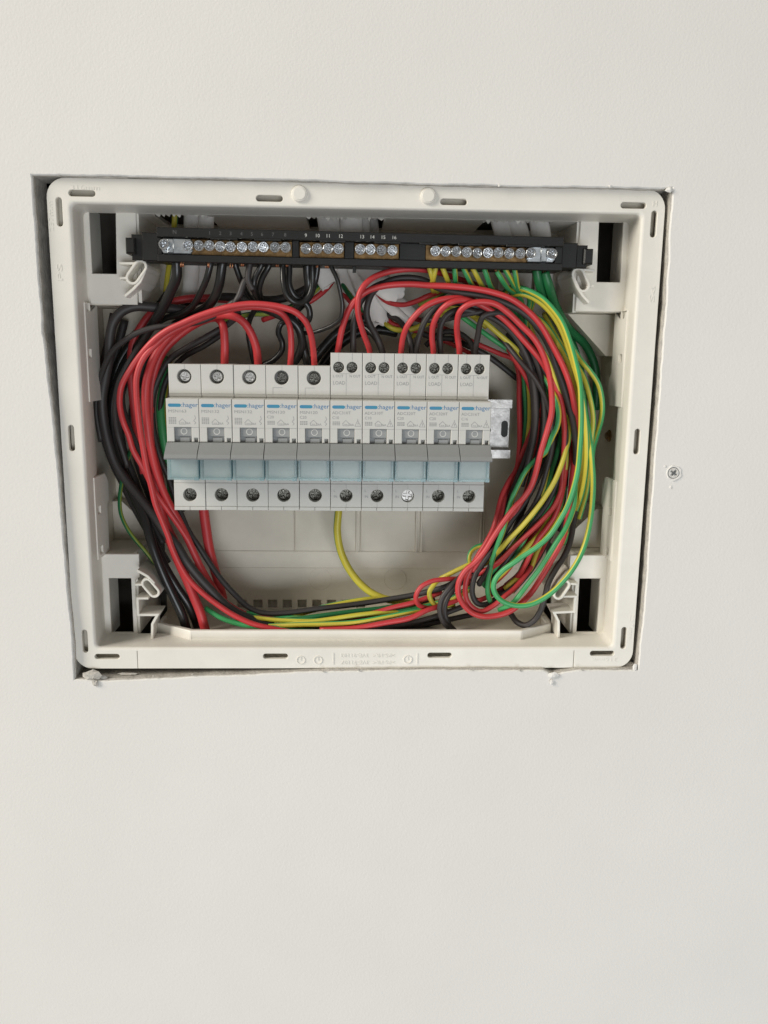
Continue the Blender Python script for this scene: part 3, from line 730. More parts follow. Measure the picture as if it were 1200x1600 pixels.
wire(rd, 2.0, 'red wire from the third twin-screw breaker, second branch of the lower right fork', [(626, 558, 22), (627, 546, 20), (629, 530, 17), (635, 512, 14), (647, 495, 12), (663, 480, 11), (683, 470, 11), (705, 466, 12), (730, 467, 14), (760, 482, 20), (800, 510, 24), (840, 555, 26), (868, 605, 26), (882, 650, 25), (884, 705, 24), (880, 760, 23), (868, 803, 22), (854, 825, 22), (839, 845, 22), (824, 876, 23), (812, 897, 26), (795, 915, 32)], group=G_R)
wire(rd, 2.0, 'red wire from the fourth twin-screw breaker, crossing lower right towards the bottom', [(678, 558, 22), (677, 546, 20), (675, 527, 17), (677, 507, 14), (687, 487, 11), (702, 474, 9), (722, 469, 10), (745, 474, 12), (765, 484, 13), (785, 497, 14), (800, 511, 14), (815, 528, 14), (830, 545, 15), (845, 563, 16), (862, 592, 17), (875, 622, 17), (881, 655, 16), (882, 690, 16), (879, 737, 16), (876, 768, 16), (865, 792, 17), (846, 814, 17), (822, 837, 17), (800, 858, 18), (778, 880, 19), (757, 892, 24), (730, 905, 30)], group=G_R)
wire(rd, 1.9, 'dark red wire dropping beside the bare rail end, inner turn of the red loop', [(640, 495, 56), (690, 512, 54), (747, 538, 52), (782, 553, 50), (803, 562, 46), (810, 580, 44), (811, 623, 42), (812, 673, 40), (811, 705, 37), (807, 732, 33), (795, 752, 28), (784, 775, 25), (777, 803, 22), (771, 825, 20), (760, 847, 18), (747, 868, 17), (735, 890, 16), (728, 910, 16), (728, 933, 17), (737, 948, 17), (752, 955, 18), (770, 947, 20), (787, 933, 21), (805, 918, 23), (840, 870, 30), (860, 830, 36)], group=G_R)
wire(rd, 1.9, 'red wire slanting out of the dark beside the rail, joining the left of the bundle', [(850, 600, 36), (847, 640, 34), (837, 657, 32), (827, 683, 32), (817, 707, 33), (806, 735, 36), (796, 757, 34), (788, 780, 31), (783, 803, 29), (776, 828, 27), (765, 850, 25), (752, 872, 25), (738, 893, 26)], group=G_R)
wire(rd, 1.8, 'red wire crossing under the white sheath end towards the right', [(560, 425, 50), (580, 445, 45), (597, 466, 36), (612, 474, 30), (632, 476, 27), (652, 470, 25), (670, 462, 24), (700, 455, 28), (740, 462, 34)], group=G_C)
wire(rd, 1.8, 'red wire looping left beyond the bundle at the bottom', [(757, 890, 36), (735, 900, 31), (715, 904, 25), (695, 905, 21), (675, 908, 19), (658, 917, 18), (650, 931, 18), (653, 944, 20), (668, 950, 26), (690, 948, 34)], group=G_B)
wire(rd, 1.9, 'red wire stub end low in the right bundle', [(836, 862, 34), (815, 893, 33), (795, 912, 32), (770, 928, 31), (748, 938, 31), (742, 936, 34)], group=G_R)
# ---- right side, black
BKR = 'black wire packed behind the red loops right of the breakers'
wire(bk, 2.2, 'black wire arching beneath the outermost red loop to the right', [(598, 560, 24), (597, 548, 22), (587, 523, 19), (577, 505, 16), (573, 490, 15), (575, 473, 14), (583, 456, 15), (596, 445, 16), (614, 437, 17), (637, 434, 17), (662, 438, 17), (685, 450, 15), (713, 456, 13), (747, 461, 12), (780, 470, 12), (813, 486, 12), (838, 508, 13), (855, 533, 14), (868, 570, 15), (880, 603, 15), (888, 630, 15), (895, 657, 15), (899, 690, 18), (899, 730, 24), (892, 780, 30), (875, 830, 34)], group=G_R)
wire(bk, 2.2, 'black wire from the first twin-screw breaker, running with the long upper arch', [(552, 558, 24), (552, 545, 22), (552, 520, 20), (554, 498, 19), (562, 474, 19), (580, 452, 20), (605, 441, 21), (640, 439, 21), (672, 446, 20), (700, 453, 18), (740, 458, 17), (790, 470, 18), (828, 498, 18), (850, 527, 19), (866, 560, 20), (880, 600, 21), (889, 640, 22), (896, 680, 23)], group=G_R)
wire(bk, 2.0, 'black wire entering the third twin-screw breaker from the left', [(644, 560, 24), (643, 546, 23), (640, 530, 24), (634, 515, 28), (622, 500, 36), (600, 490, 46)], group=G_C)
wire(bk, 2.1, 'black wire curving right from the third twin-screw breaker', [(650, 560, 24), (651, 542, 22), (656, 522, 20), (664, 502, 19), (678, 484, 18), (695, 474, 18), (720, 474, 19), (750, 482, 20), (785, 500, 21), (812, 525, 22), (832, 552, 22), (845, 590, 22), (850, 640, 22), (845, 690, 22), (833, 735, 21), (822, 780, 20)], group=G_R)
wire(bk, 2.1, 'black wire rising from the fourth twin-screw breaker', [(689, 560, 24), (688, 545, 22), (687, 522, 20), (690, 505, 18), (700, 491, 17), (718, 484, 17), (745, 488, 17), (775, 500, 19), (800, 520, 20), (820, 550, 21), (833, 590, 21), (838, 640, 20), (835, 680, 20), (826, 720, 20), (815, 760, 20)], group=G_R)
wire(bk, 2.1, 'black wire hooking over at the rightmost breaker', [(743, 560, 24), (743, 545, 22), (747, 523, 18), (750, 505, 15), (756, 494, 13), (772, 489, 13), (793, 493, 15), (812, 512, 18), (828, 540, 20), (842, 575, 21), (848, 610, 21), (852, 650, 20), (848, 690, 19), (838, 725, 18), (826, 765, 17)], group=G_R)
wire(bk, 2.0, 'black wire lying flat across the tops of the right-hand breakers', [(660, 500, 30), (690, 500, 24), (727, 491, 18), (760, 487, 16), (785, 489, 16), (806, 503, 19), (822, 526, 24), (832, 560, 26), (838, 610, 27), (838, 650, 27)], group=G_C)
for pts in ([(795, 505, 26), (812, 540, 27), (826, 580, 27), (834, 630, 27), (832, 680, 26), (820, 720, 26), (806, 755, 26), (795, 800, 27), (780, 840, 27), (765, 862, 27), (748, 888, 26), (740, 907, 24), (738, 927, 23), (745, 942, 23), (758, 945, 24), (778, 934, 26), (797, 921, 27), (830, 880, 32)],
            [(830, 530, 28), (850, 570, 28), (862, 620, 28), (866, 670, 28), (860, 720, 28), (850, 760, 27), (836, 790, 26), (813, 818, 25), (795, 838, 24), (773, 858, 23), (755, 880, 24), (740, 905, 27)],
            [(845, 560, 30), (865, 610, 30), (872, 660, 31), (872, 710, 31), (866, 750, 30), (850, 795, 30), (830, 825, 29), (805, 850, 28), (785, 872, 28), (768, 900, 28), (770, 925, 28), (790, 925, 29), (815, 905, 30)],
            [(868, 600, 36), (880, 650, 36), (884, 710, 36), (880, 770, 35), (868, 815, 34), (848, 850, 33), (828, 880, 32), (808, 905, 31), (785, 930, 30)],
            [(816, 600, 46), (820, 650, 46), (818, 700, 44), (806, 745, 40), (795, 780, 36), (787, 815, 34), (776, 845, 32), (760, 875, 30)],
            [(826, 560, 38), (843, 610, 38), (850, 660, 38), (846, 710, 37), (832, 755, 36), (818, 795, 34), (800, 835, 33), (780, 868, 32), (765, 900, 32)],
            [(860, 640, 42), (862, 700, 42), (855, 750, 40), (838, 800, 38), (815, 840, 37), (792, 875, 36), (772, 910, 36)],
            [(884, 690, 44), (884, 750, 43), (873, 810, 41), (853, 850, 39), (830, 890, 37), (800, 925, 36)]):
    wire(bk, 2.1, BKR, pts, group='black wires in the right bundle')
wire(bk, 2.2, 'black wire at the right edge of the bundle, loose loop near the lower catch', [(905, 660, 40), (906, 720, 36), (902, 770, 30), (897, 810, 26), (891, 845, 22), (882, 868, 20), (868, 890, 18), (857, 911, 17), (851, 934, 17), (845, 953, 17), (834, 970, 18), (820, 977, 19), (808, 972, 22), (800, 962, 28), (790, 945, 36)], group=G_R)
wire(bk, 2.0, 'black wire falling to the tray left of the red loop', [(745, 880, 30), (722, 899, 22), (704, 917, 18), (691, 934, 17), (687, 953, 17), (692, 970, 18), (703, 983, 22), (720, 996, 28)], group=G_B)
wire(bk, 2.0, 'black wire doubled behind the one falling to the tray', [(752, 888, 34), (728, 905, 28), (708, 922, 24), (697, 940, 22), (695, 957, 22), (700, 973, 23), (712, 987, 26)], group=G_B)
# ---- right side, green and yellow
wire(gy, 1.95, 'bright green-yellow wire in front, long hairpin reaching the lower right catch', [(788, 457, 30), (797, 450, 24), (813, 450, 18), (830, 456, 14), (847, 466, 12), (863, 482, 10), (878, 503, 8), (889, 530, 6), (899, 565, 4), (906, 598, 3), (908, 633, 2), (908, 667, 2), (906, 700, 2), (903, 733, 2), (896, 764, 2), (887, 790, 3), (874, 814, 4), (859, 836, 5), (841, 853, 5), (817, 869, 6), (803, 879, 6), (786, 891, 7), (774, 905, 7), (771, 918, 7), (776, 931, 7), (788, 941, 7), (807, 946.5, 7), (827, 945, 7), (844, 938, 7), (863, 925, 7), (880, 908, 7), (893, 892, 7), (905, 872, 8), (914, 850, 9), (921, 821, 10), (925, 792, 11), (927, 755, 12), (925, 718, 13), (922, 690, 15), (916, 650, 20), (910, 610, 28)], phase=(0.02, -0.52), group=G_R)
wire(gy, 1.9, 'yellow-green wire just inside the topmost earth arch at upper right', [(790, 470, 34), (802, 460, 26), (822, 461, 20), (843, 472, 17), (860, 488, 15), (873, 507, 14), (884, 532, 13), (896, 570, 12), (908, 612, 12), (914, 650, 13), (917, 700, 14), (915, 740, 17), (908, 775, 22), (895, 810, 30), (880, 850, 36)], phase=(0.08, 0.0), group=G_R)
wire(gy, 1.9, 'green-yellow wire bowing furthest right beside the brass screw', [(860, 480, 44), (880, 515, 34), (898, 548, 24), (910, 566, 18), (922, 580, 17), (935, 600, 17), (941, 628, 18), (940, 652, 20), (934, 675, 24), (927, 700, 28), (922, 740, 32), (910, 790, 36)], phase=(0.04, -.1), group=G_R)
wire(gy, 1.9, 'yellow-green wire second from the right in the earth bundle', [(850, 490, 46), (872, 530, 34), (893, 560, 24), (910, 585, 18), (922, 622, 16), (927, 655, 17), (924, 690, 19), (921, 725, 22), (917, 765, 27), (905, 810, 32)], phase=(0.1, .02), group=G_R)
wire(gy, 1.9, 'olive yellow wire along the outer edge of the red arch', [(830, 490, 36), (850, 505, 28), (868, 530, 22), (885, 560, 17), (897, 592, 16), (905, 630, 17), (911, 680, 19), (910, 730, 22), (902, 780, 26), (885, 830, 30)], phase=(0.06, .0), group=G_R)
wire(gy, 1.9, 'yellow wire crossing diagonally below the right breakers arches', [(700, 478, 34), (727, 485, 28), (745, 495, 24), (760, 505, 23), (775, 518, 23), (795, 535, 24), (813, 553, 26), (822, 572, 30), (827, 612, 34), (828, 648, 34), (826, 675, 34), (818, 720, 36), (805, 770, 38)], phase=0.12, group=G_R)
wire(gy, 1.8, 'green wire running under the diagonal yellow wire', [(715, 490, 40), (745, 512, 34), (770, 530, 33), (795, 548, 34), (815, 572, 38), (820, 610, 42), (822, 660, 42), (815, 720, 42)], phase=0.7, group=G_R)
wire(gy, 1.9, 'green-yellow wire bulging out between two red loops at mid right', [(842, 575, 24), (856, 600, 20), (869, 625, 14), (873, 645, 13), (871, 665, 13), (862, 685, 15), (854, 705, 17), (838, 718, 19), (822, 735, 18), (810, 757, 18), (800, 780, 18), (793, 803, 18), (785, 832, 18), (778, 850, 19), (771, 870, 20), (767, 885, 20), (763, 907, 20), (762, 925, 21), (766, 940, 24)], phase=0.5, group=G_R)
wire(gy, 1.9, 'orange-yellow wire sweeping across the middle of the lower right bundle', [(889, 640, 24), (889, 680, 18), (884, 705, 15), (877, 727, 14), (867, 751, 13), (850, 779, 13), (832, 803, 14), (813, 825, 15), (795, 843, 16), (782, 858, 18), (765, 875, 24), (745, 890, 30)], phase=0.05, group=G_R)
wire(gy, 1.7, 'thin olive wire glimpsed between red wires at mid right', [(862, 660, 26), (858, 700, 24), (855, 735, 23), (849, 762, 24), (838, 790, 30)], phase=0.3, group=G_R)
wire(gy, 1.9, 'green-yellow wire beside the lower red return, ending at the hairpin', [(900, 740, 26), (897, 790, 20), (884, 825, 15), (868, 850, 13), (857, 868, 13), (840, 893, 13), (823, 915, 13), (810, 932, 12), (799, 944, 14), (780, 953, 20)], phase=0.6, group=G_R)
wire(gy, 1.8, 'yellow piece showing between red fork branches at lower right', [(875, 800, 28), (862, 825, 26), (848, 845, 26), (838, 865, 27), (828, 890, 28), (806, 905, 27), (788, 920, 28)], phase=0.1, group=G_R)
wire(gy, 1.8, 'green wire glimpsed low between the red fork and the hairpin', [(884, 760, 30), (872, 800, 30), (840, 850, 29), (825, 870, 28), (812, 895, 27), (800, 925, 30)], phase=0.62, group=G_R)
wire(gy, 1.7, 'green-yellow wire making a small arc left of the red loop', [(770, 850, 32), (752, 852, 28), (742, 856, 27), (735, 864, 26), (733, 876, 25), (737, 884, 26), (750, 890, 30)], phase=0.45, group=G_B)
wire(gy, 1.8, 'yellow-green wire slanting from the red loop down to the bottom run', [(775, 862, 30), (758, 872, 27), (740, 879, 25), (720, 888, 25), (700, 898, 26), (687, 905, 27), (677, 915, 25), (671, 925, 24), (673, 937, 24), (683, 948, 26), (700, 955, 32)], phase=0.15, group=G_B)
# earth tails at the bar
tails = [((670, 416), (680, 448), .15), ((681, 416), (675, 448), .2), ((690, 415), (703, 446), .2), ((710, 417), (713, 446), .55), ((723, 417), (738, 446), .5),
         ((738, 418), (754, 447), .1), ((755, 416), (768, 450), .62), ((776, 424), (793, 450), .6), ((787, 417), (805, 449), .45), ((803, 418), (810, 450), .55)]
for i, (a, b, ph) in enumerate(tails):
    e = [(790, 500, 40), (812, 560, 42), (825, 640, 44), (820, 720, 44)]
    nm = ['first', 'second', 'third', 'fourth', 'fifth', 'sixth', 'seventh', 'eighth', 'ninth', 'tenth'][i]
    wire(gy, 1.75, nm + ' earth tail from the left under the right half of the bar', [(a[0], a[1], 9), ((a[0] * .6 + b[0] * .4), a[1] * .6 + b[1] * .4, 10), (b[0], b[1], 18), (b[0] + 14 + i, b[1] + 18, 34)] + [(x + i * 4, y + (i % 3) * 8, min(66, d + (i % 4) * 6)) for x, y, d in e], ph, (0,) if i in (3, 6, 7) else (), G_T)
wire(gn, 2.5, 'thick green earth wire at the right end of the bar, left one', [(838, 421, 10), (842, 440, 12), (850, 465, 22), (870, 500, 40), (895, 540, 54), (910, 600, 60), (912, 680, 60)], .5, (0,), G_T)
wire(gn, 2.5, 'thick green earth wire at the right end of the bar, right one', [(851, 425, 10), (858, 447, 12), (868, 478, 26), (890, 515, 44), (915, 540, 54), (930, 575, 58), (932, 640, 60)], .45, (0,), G_T)
wire(rd, 1.8, 'dark red wire just showing behind the thick green earth wires', [(845, 455, 50), (868, 478, 50), (880, 500, 54), (886, 560, 60), (880, 640, 60)], group=G_T)

# ---- left side, red
wire(rd, 2.1, 'red wire from the fifth breaker, long top arch and outer left bend', [(492, 578, 24), (491, 566, 21), (489, 542, 16), (485, 520, 12), (477, 502, 9), (462, 488, 7), (440, 480, 6), (415, 476, 6), (390, 475, 6), (365, 478, 6), (340, 484, 7), (310, 494, 8), (285, 505, 9), (260, 517, 10), (240, 532, 11), (217, 558, 13), (201, 582, 14), (190, 603, 15), (187, 623, 15), (188, 640, 15), (193, 660, 15), (201, 680, 16), (208, 703, 17), (222, 728, 19), (233, 750, 21), (243, 770, 23), (255, 787, 25), (270, 808, 27), (283, 827, 29), (297, 850, 31), (312, 880, 33), (330, 912, 35), (352, 940, 38), (400, 966, 40), (450, 972, 42)], group=G_L)
wire(rd, 2.1, 'red wire from the fourth breaker, inner left bend running to the tray front', [(453, 578, 24), (454, 563, 22), (455, 535, 20), (452, 508, 18), (440, 490, 14), (415, 481, 12), (380, 480, 11), (345, 487, 11), (310, 499, 12), (285, 510, 12), (260, 524, 12), (241, 541, 12), (226, 557, 12), (217, 575, 12), (213, 593, 12), (213, 613, 12), (215, 640, 12), (218, 667, 13), (223, 697, 13), (230, 735, 14), (237, 763, 15), (243, 788, 16), (253, 813, 17), (263, 838, 18), (269, 856, 18), (283, 886, 19), (296, 906, 19), (316, 926, 19), (339, 944, 19), (365, 961, 19), (396, 975, 18), (440, 985, 18), (480, 992, 20)], group=G_L)
wire(rd, 2.25, 'thick red wire from the third breaker, third bend on the left', [(404, 578, 26), (403, 563, 24), (400, 542, 21), (392, 520, 19), (380, 503, 18), (365, 494, 18), (340, 492, 20), (300, 502, 22), (265, 525, 22), (243, 555, 20), (230, 590, 18), (227, 627, 18), (230, 660, 18), (234, 692, 19), (242, 730, 22), (253, 762, 25), (266, 790, 28), (280, 815, 30), (293, 842, 31), (305, 868, 32), (320, 900, 34), (340, 930, 36)], group=G_L)
wire(rd, 2.25, 'red wire standing in the second breaker, bending left behind the arch', [(351, 578, 26), (351, 563, 24), (351, 533, 22), (348, 508, 22), (338, 497, 26), (315, 502, 32), (285, 520, 34), (255, 550, 34), (240, 590, 34), (236, 640, 34), (240, 700, 34), (255, 770, 36)], group=G_L)
wire(rd, 2.3, 'dark red wire looping deep behind the upper left, level piece below the bar', [(420, 470, 52), (360, 468, 50), (303, 466, 46), (273, 471, 44), (248, 480, 42), (230, 497, 40), (215, 520, 40), (206, 545, 40), (205, 590, 40), (212, 660, 40), (225, 740, 38)], group=G_L)
wire(rd, 3.0, 'thick red wire hanging straight down from under the second breaker', [(316, 770, 40), (318, 795, 42), (322, 825, 44), (327, 857, 46), (334, 885, 48), (342, 912, 50), (348, 936, 52)], group=G_L)
wire(rd, 2.8, 'thick red wire ending at the tray corner at lower left', [(236, 700, 28), (245, 760, 28), (258, 820, 28), (275, 868, 27), (292, 906, 26), (304, 935, 25), (313, 957, 24), (318, 974, 24), (323, 992, 26)], group=G_L)
wire(rd, 2.24, 'dark red wire behind the crossing of the left reds', [(232, 720, 38), (240, 770, 38), (262, 820, 38), (290, 870, 40), (318, 905, 42), (345, 935, 44)], group=G_L)
# ---- left side, black
wire('bgl', 2.8, 'thick shiny black main wire from the left end of the bar down to the tray', [(276, 408, 10), (276, 432, 12), (267, 455, 17), (257, 476, 22), (243, 500, 28), (220, 535, 38), (190, 580, 44), (176, 630, 44), (178, 685, 42), (192, 735, 38), (211, 775, 32), (226, 808, 27), (235, 842, 23), (245, 872, 22), (257, 902, 22), (270, 930, 23), (284, 960, 24), (293, 988, 28)], group=G_L)
wire('bgl', 2.6, 'second shiny black wire beside the thick main at lower left', [(262, 460, 46), (225, 510, 50), (185, 570, 52), (170, 640, 50), (180, 710, 46), (205, 768, 40), (222, 805, 34), (240, 846, 29), (258, 886, 27), (277, 918, 27), (294, 944, 28), (306, 972, 32), (312, 990, 36)], group=G_L)
wire(bk, 2.7, 'black wire making the rounded corner at the upper left, crossing behind the reds', [(300, 487, 36), (265, 482, 32), (240, 480, 28), (210, 479, 25), (190, 487, 24), (177, 504, 24), (172, 527, 25), (171, 555, 27), (165, 590, 30), (160, 622, 32), (162, 655, 33), (169, 690, 33), (180, 723, 33), (197, 750, 32), (217, 775, 30), (233, 796, 28), (250, 819, 26), (262, 836, 24), (276, 852, 23), (291, 877, 22), (309, 900, 23), (330, 923, 24), (347, 941, 25), (365, 955, 26), (391, 967, 28), (430, 976, 30), (490, 981, 32), (560, 984, 34), (640, 978, 34), (690, 968, 34)], group=G_L)
wire(bk, 2.0, 'grey-looking black wire sweeping left under the red arch', [(372, 470, 14), (362, 474, 15), (345, 488, 19), (310, 503, 18), (270, 509, 17), (240, 512, 17), (215, 520, 17), (196, 531, 18), (180, 544, 20), (168, 562, 23), (155, 600, 30), (150, 640, 34), (158, 690, 36)], group=G_L)
wire(bk, 2.0, 'black wire running close outside the outer red bend on the left', [(250, 492, 34), (232, 520, 26), (211, 550, 20), (197, 574, 18), (187, 594, 18), (182, 615, 20), (180, 645, 24), (185, 680, 30), (200, 730, 34)], group=G_L)
wire(bk, 1.6, 'thin black wire seen between the two left red bends', [(192, 605, 34), (193, 635, 30), (203, 667, 26), (213, 692, 23), (222, 718, 22), (232, 750, 26)], group=G_L)
wire(bk, 2.2, 'black wire from behind the arch, passing left of the breakers to the bottom run', [(395, 452, 12), (388, 437, 11), (391, 408, 10)][::-1] + [(385, 437, 12), (374, 462, 12), (366, 478, 14), (372, 492, 24), (357, 506, 28), (327, 524, 30), (295, 542, 32), (265, 562, 34), (250, 587, 34), (241, 610, 34), (238, 633, 34), (239, 662, 34), (245, 697, 34), (253, 722, 35), (264, 748, 36), (276, 785, 38), (295, 830, 38), (312, 856, 38), (330, 884, 38), (347, 907, 37), (366, 928, 36), (389, 949, 34), (412, 958, 33), (452, 957, 33), (498, 951, 34), (557, 944, 36), (603, 937, 36), (645, 930, 34), (670, 924, 32), (700, 915, 30), (730, 895, 32)], group=G_L)
wire(bk, 2.0, 'black wire parallel below it, behind the third red wire', [(350, 520, 46), (320, 540, 44), (285, 560, 42), (262, 590, 42), (252, 625, 42), (250, 665, 42), (256, 705, 42), (268, 750, 43), (285, 800, 44)], group=G_L)
BKL = 'black wire in the dark mass beside the left inner wall'
for pts in ([(178, 490, 48), (168, 540, 48), (158, 590, 48), (156, 640, 47), (165, 690, 46), (182, 735, 44), (205, 775, 42), (232, 830, 40), (262, 880, 40)],
            [(195, 500, 56), (180, 560, 56), (166, 620, 56), (170, 690, 55), (190, 750, 52), (220, 810, 48), (250, 860, 46)],
            [(215, 530, 52), (196, 590, 52), (186, 640, 50), (192, 700, 48), (210, 750, 46), (230, 800, 44), (255, 850, 42)],
            [(235, 540, 60), (215, 600, 60), (206, 660, 60), (215, 720, 58), (236, 780, 54), (262, 840, 50), (290, 900, 48)]):
    wire(bk, 2.4, BKL, pts, group='black wires in the left mass')
wire(gn, 1.5, 'thin green wire bowing at the far left below the brass screw', [(205, 700, 48), (193, 740, 42), (187, 780, 38), (189, 803, 36), (198, 824, 34), (212, 844, 33), (226, 860, 33), (240, 878, 34), (262, 910, 40)], .4, group=G_L)
wire(gy, 3.0, 'green-yellow wire beside the left edge of the first breaker', [(262, 560, 58), (257, 600, 50), (252, 635, 44), (254, 668, 42), (259, 700, 42), (266, 740, 44), (272, 790, 48)], .62, group=G_L)
# ---- hanging from the bar, left half
wire('bgl', 2.2, 'short black wire hanging from bar, curving left to the level red piece', [(330, 408, 10), (328, 416, 10), (323, 435, 12), (313, 458, 18), (302, 477, 24), (285, 490, 28), (262, 496, 32), (240, 508, 38)], group=G_T)
wire('bgl', 2.6, 'thicker black wire hanging from the bar before the top arch', [(349, 406, 11), (347, 415, 11), (343, 442, 14), (335, 465, 20), (320, 482, 28), (295, 495, 36), (270, 510, 42)], group=G_T)
wire('bgl', 2.0, 'black wire crossing another just under the sixth bar terminal', [(366, 407, 13), (369, 418, 14), (378, 442, 18), (388, 462, 26), (405, 480, 34), (430, 488, 40)], group=G_T)
wire('bgl', 2.0, 'left one of a close pair of black wires bowing below the bar', [(410, 408, 10), (407, 417, 10), (398, 436, 12), (397, 453, 14), (403, 468, 20), (415, 482, 30), (435, 492, 36)], group=G_T)
wire('bgl', 2.0, 'right one of a close pair of black wires bowing below the bar', [(423, 408, 12), (419, 418, 12), (410, 434, 14), (405, 452, 17), (407, 468, 24), (390, 500, 40), (388, 520, 44), (392, 545, 46), (398, 572, 46)], group=G_T)
wire('bgl', 2.0, 'outer black U loop below the eighth bar terminal', [(442, 406, 10), (442, 420, 10), (443, 442, 9), (448, 461, 9), (460, 472, 10), (473, 472, 12), (484, 460, 13), (488, 442, 13), (488, 420, 12), (487, 406, 12)], group=G_T)
wire('bgl', 2.1, 'inner black U loop wire curling into a ring above the fifth breaker', [(452, 406, 13), (452, 425, 13), (452, 445, 13), (460, 462, 14), (474, 471, 16), (482, 480, 17), (484, 494, 18), (478, 505, 21), (466, 508, 25), (452, 502, 30), (440, 505, 32), (435, 519, 32), (441, 535, 32), (440, 548, 33), (428, 562, 34), (412, 570, 36)], group=G_T)
wire('bgl', 2.3, 'black wire hanging behind the U loop, dropping to the knot', [(480, 406, 13), (480, 425, 14), (482, 445, 15), (480, 460, 18), (468, 474, 22), (462, 486, 25), (466, 505, 27), (472, 530, 29), (478, 558, 30), (482, 576, 32)], group=G_T)
wire('bgl', 2.1, 'black wire from the bar joining the right leg of the U loop', [(496, 406, 13), (495, 425, 14), (491, 445, 16), (484, 463, 21), (470, 480, 28), (452, 492, 33), (430, 488, 38), (405, 478, 42)], group=G_T)
wire('bgl', 1.45, 'thin black wire sweeping round the cable ends down to the knot', [(516, 406, 8), (518, 417, 8), (527, 437, 8), (532, 458, 9), (535, 478, 10), (532, 497, 12), (520, 508, 15), (498, 517, 19), (485, 520, 22), (468, 520, 28)], group=G_T)
wire('bgl', 2.4, 'black wire leaving the knot left above the second red stem', [(395, 476, 30), (423, 486, 24), (440, 494, 22), (457, 502, 22), (467, 514, 23), (472, 535, 26), (466, 556, 30), (452, 575, 36)], group=G_C)
wire('bgl', 2.8, 'thick black wire from the knot rising behind the first twin-screw breaker wires', [(478, 576, 40), (492, 560, 40), (510, 538, 40), (530, 518, 40), (552, 505, 42), (580, 498, 44), (610, 500, 48)], group=G_C)
wire('bgl', 2.8, 'second thick black wire low between knot and twin-screw breakers', [(500, 578, 46), (515, 556, 46), (535, 535, 46), (560, 520, 46), (590, 515, 48), (620, 520, 50)], group=G_C)
wire('bgl', 2.0, 'black wire dropping into the second twin-screw breaker from behind', [(560, 505, 34), (575, 515, 30), (588, 530, 27), (596, 548, 26), (598, 562, 26)], group=G_C)
gl = [(328, 412), (361, 413), (379, 410), (433, 411), (448, 411), (497, 412), (511, 413), (284, 411)]
hang = [o for o in col.objects if o.name.startswith('wire') and o.get('group') == G_T and o.data.materials[0] == M['bgl']]
for px, py in gl:
    p = Vector(P(px, py, 9)); w = min(hang, key=lambda o: (ORG[o] - p).length); glint(w, px, py)
# three cores leaving the first white cable towards the left
wire(bk, 2.4, 'black core running level to the left from the first white cable', [(512, 425, 56), (490, 444, 50), (470, 456, 46), (447, 465, 44), (423, 469, 44), (390, 467, 46), (350, 464, 48), (310, 470, 50), (270, 490, 54)], group=G_C)
wire(gn, 1.9, 'green core beside the red one leaving the first white cable', [(514, 430, 54), (503, 443, 48), (488, 458, 44), (465, 474, 42), (440, 485, 42), (415, 490, 42), (392, 491, 44), (350, 500, 50)], .3, group=G_C)
wire(rd, 2.0, 'red core leaving the first white cable to the left', [(520, 438, 54), (511, 450, 48), (495, 464, 46), (475, 476, 46), (450, 486, 48), (410, 500, 54)], group=G_C)
wire(rd, 1.9, 'red core passing down behind the twin red wires at the centre', [(530, 445, 54), (538, 460, 50), (550, 474, 48), (565, 490, 48), (585, 505, 50)], group=G_C)
wire(gn, 1.8, 'green core passing down behind the twin red wires at the centre', [(532, 436, 52), (540, 452, 48), (552, 468, 46), (568, 485, 46), (590, 500, 50)], .4, group=G_C)
wire(bk, 2.0, 'black core passing down behind the twin red wires at the centre', [(536, 432, 54), (546, 450, 51), (556, 464, 50), (575, 485, 52)], group=G_C)
wire(rd, 1.7, 'dark red core emerging right from the lower cable end', [(590, 470, 50), (600, 490, 46), (612, 505, 44), (632, 512, 44), (660, 520, 46), (700, 535, 48), (750, 560, 50)], group=G_C)
wire(gy, 2.0, 'green-yellow core curving right from the lower cable end', [(595, 495, 48), (605, 508, 44), (618, 515, 41), (632, 516, 40), (650, 512, 40), (675, 500, 42), (700, 490, 44)], .35, group=G_C)
wire(bk, 2.2, 'black core between the two right white cable edges', [(588, 462, 52), (602, 482, 49), (620, 498, 47), (640, 510, 46), (670, 525, 46), (710, 530, 48)], group=G_C)
wire(gn, 1.8, 'green core peeping out between the upper red arcs', [(655, 476, 30), (668, 470, 27), (685, 462, 26), (700, 455, 28), (715, 450, 32)], .1, group=G_C)
wire(gy, 1.7, 'green-yellow core crossing behind the fourth twin-screw breaker wires', [(640, 530, 52), (668, 505, 46), (690, 487, 44), (712, 482, 42), (735, 492, 42), (760, 512, 44)], .3, group=G_C)
wire(bk, 2.0, 'black core low behind the right twin-screw breakers', [(665, 540, 50), (690, 520, 48), (715, 520, 46), (735, 535, 44), (742, 560, 44)], group=G_C)
wire(bk, 2.2, 'black wire across the back plate above the bare rail end', [(720, 535, 58), (760, 555, 58), (800, 585, 58), (830, 610, 58)], group=G_C)

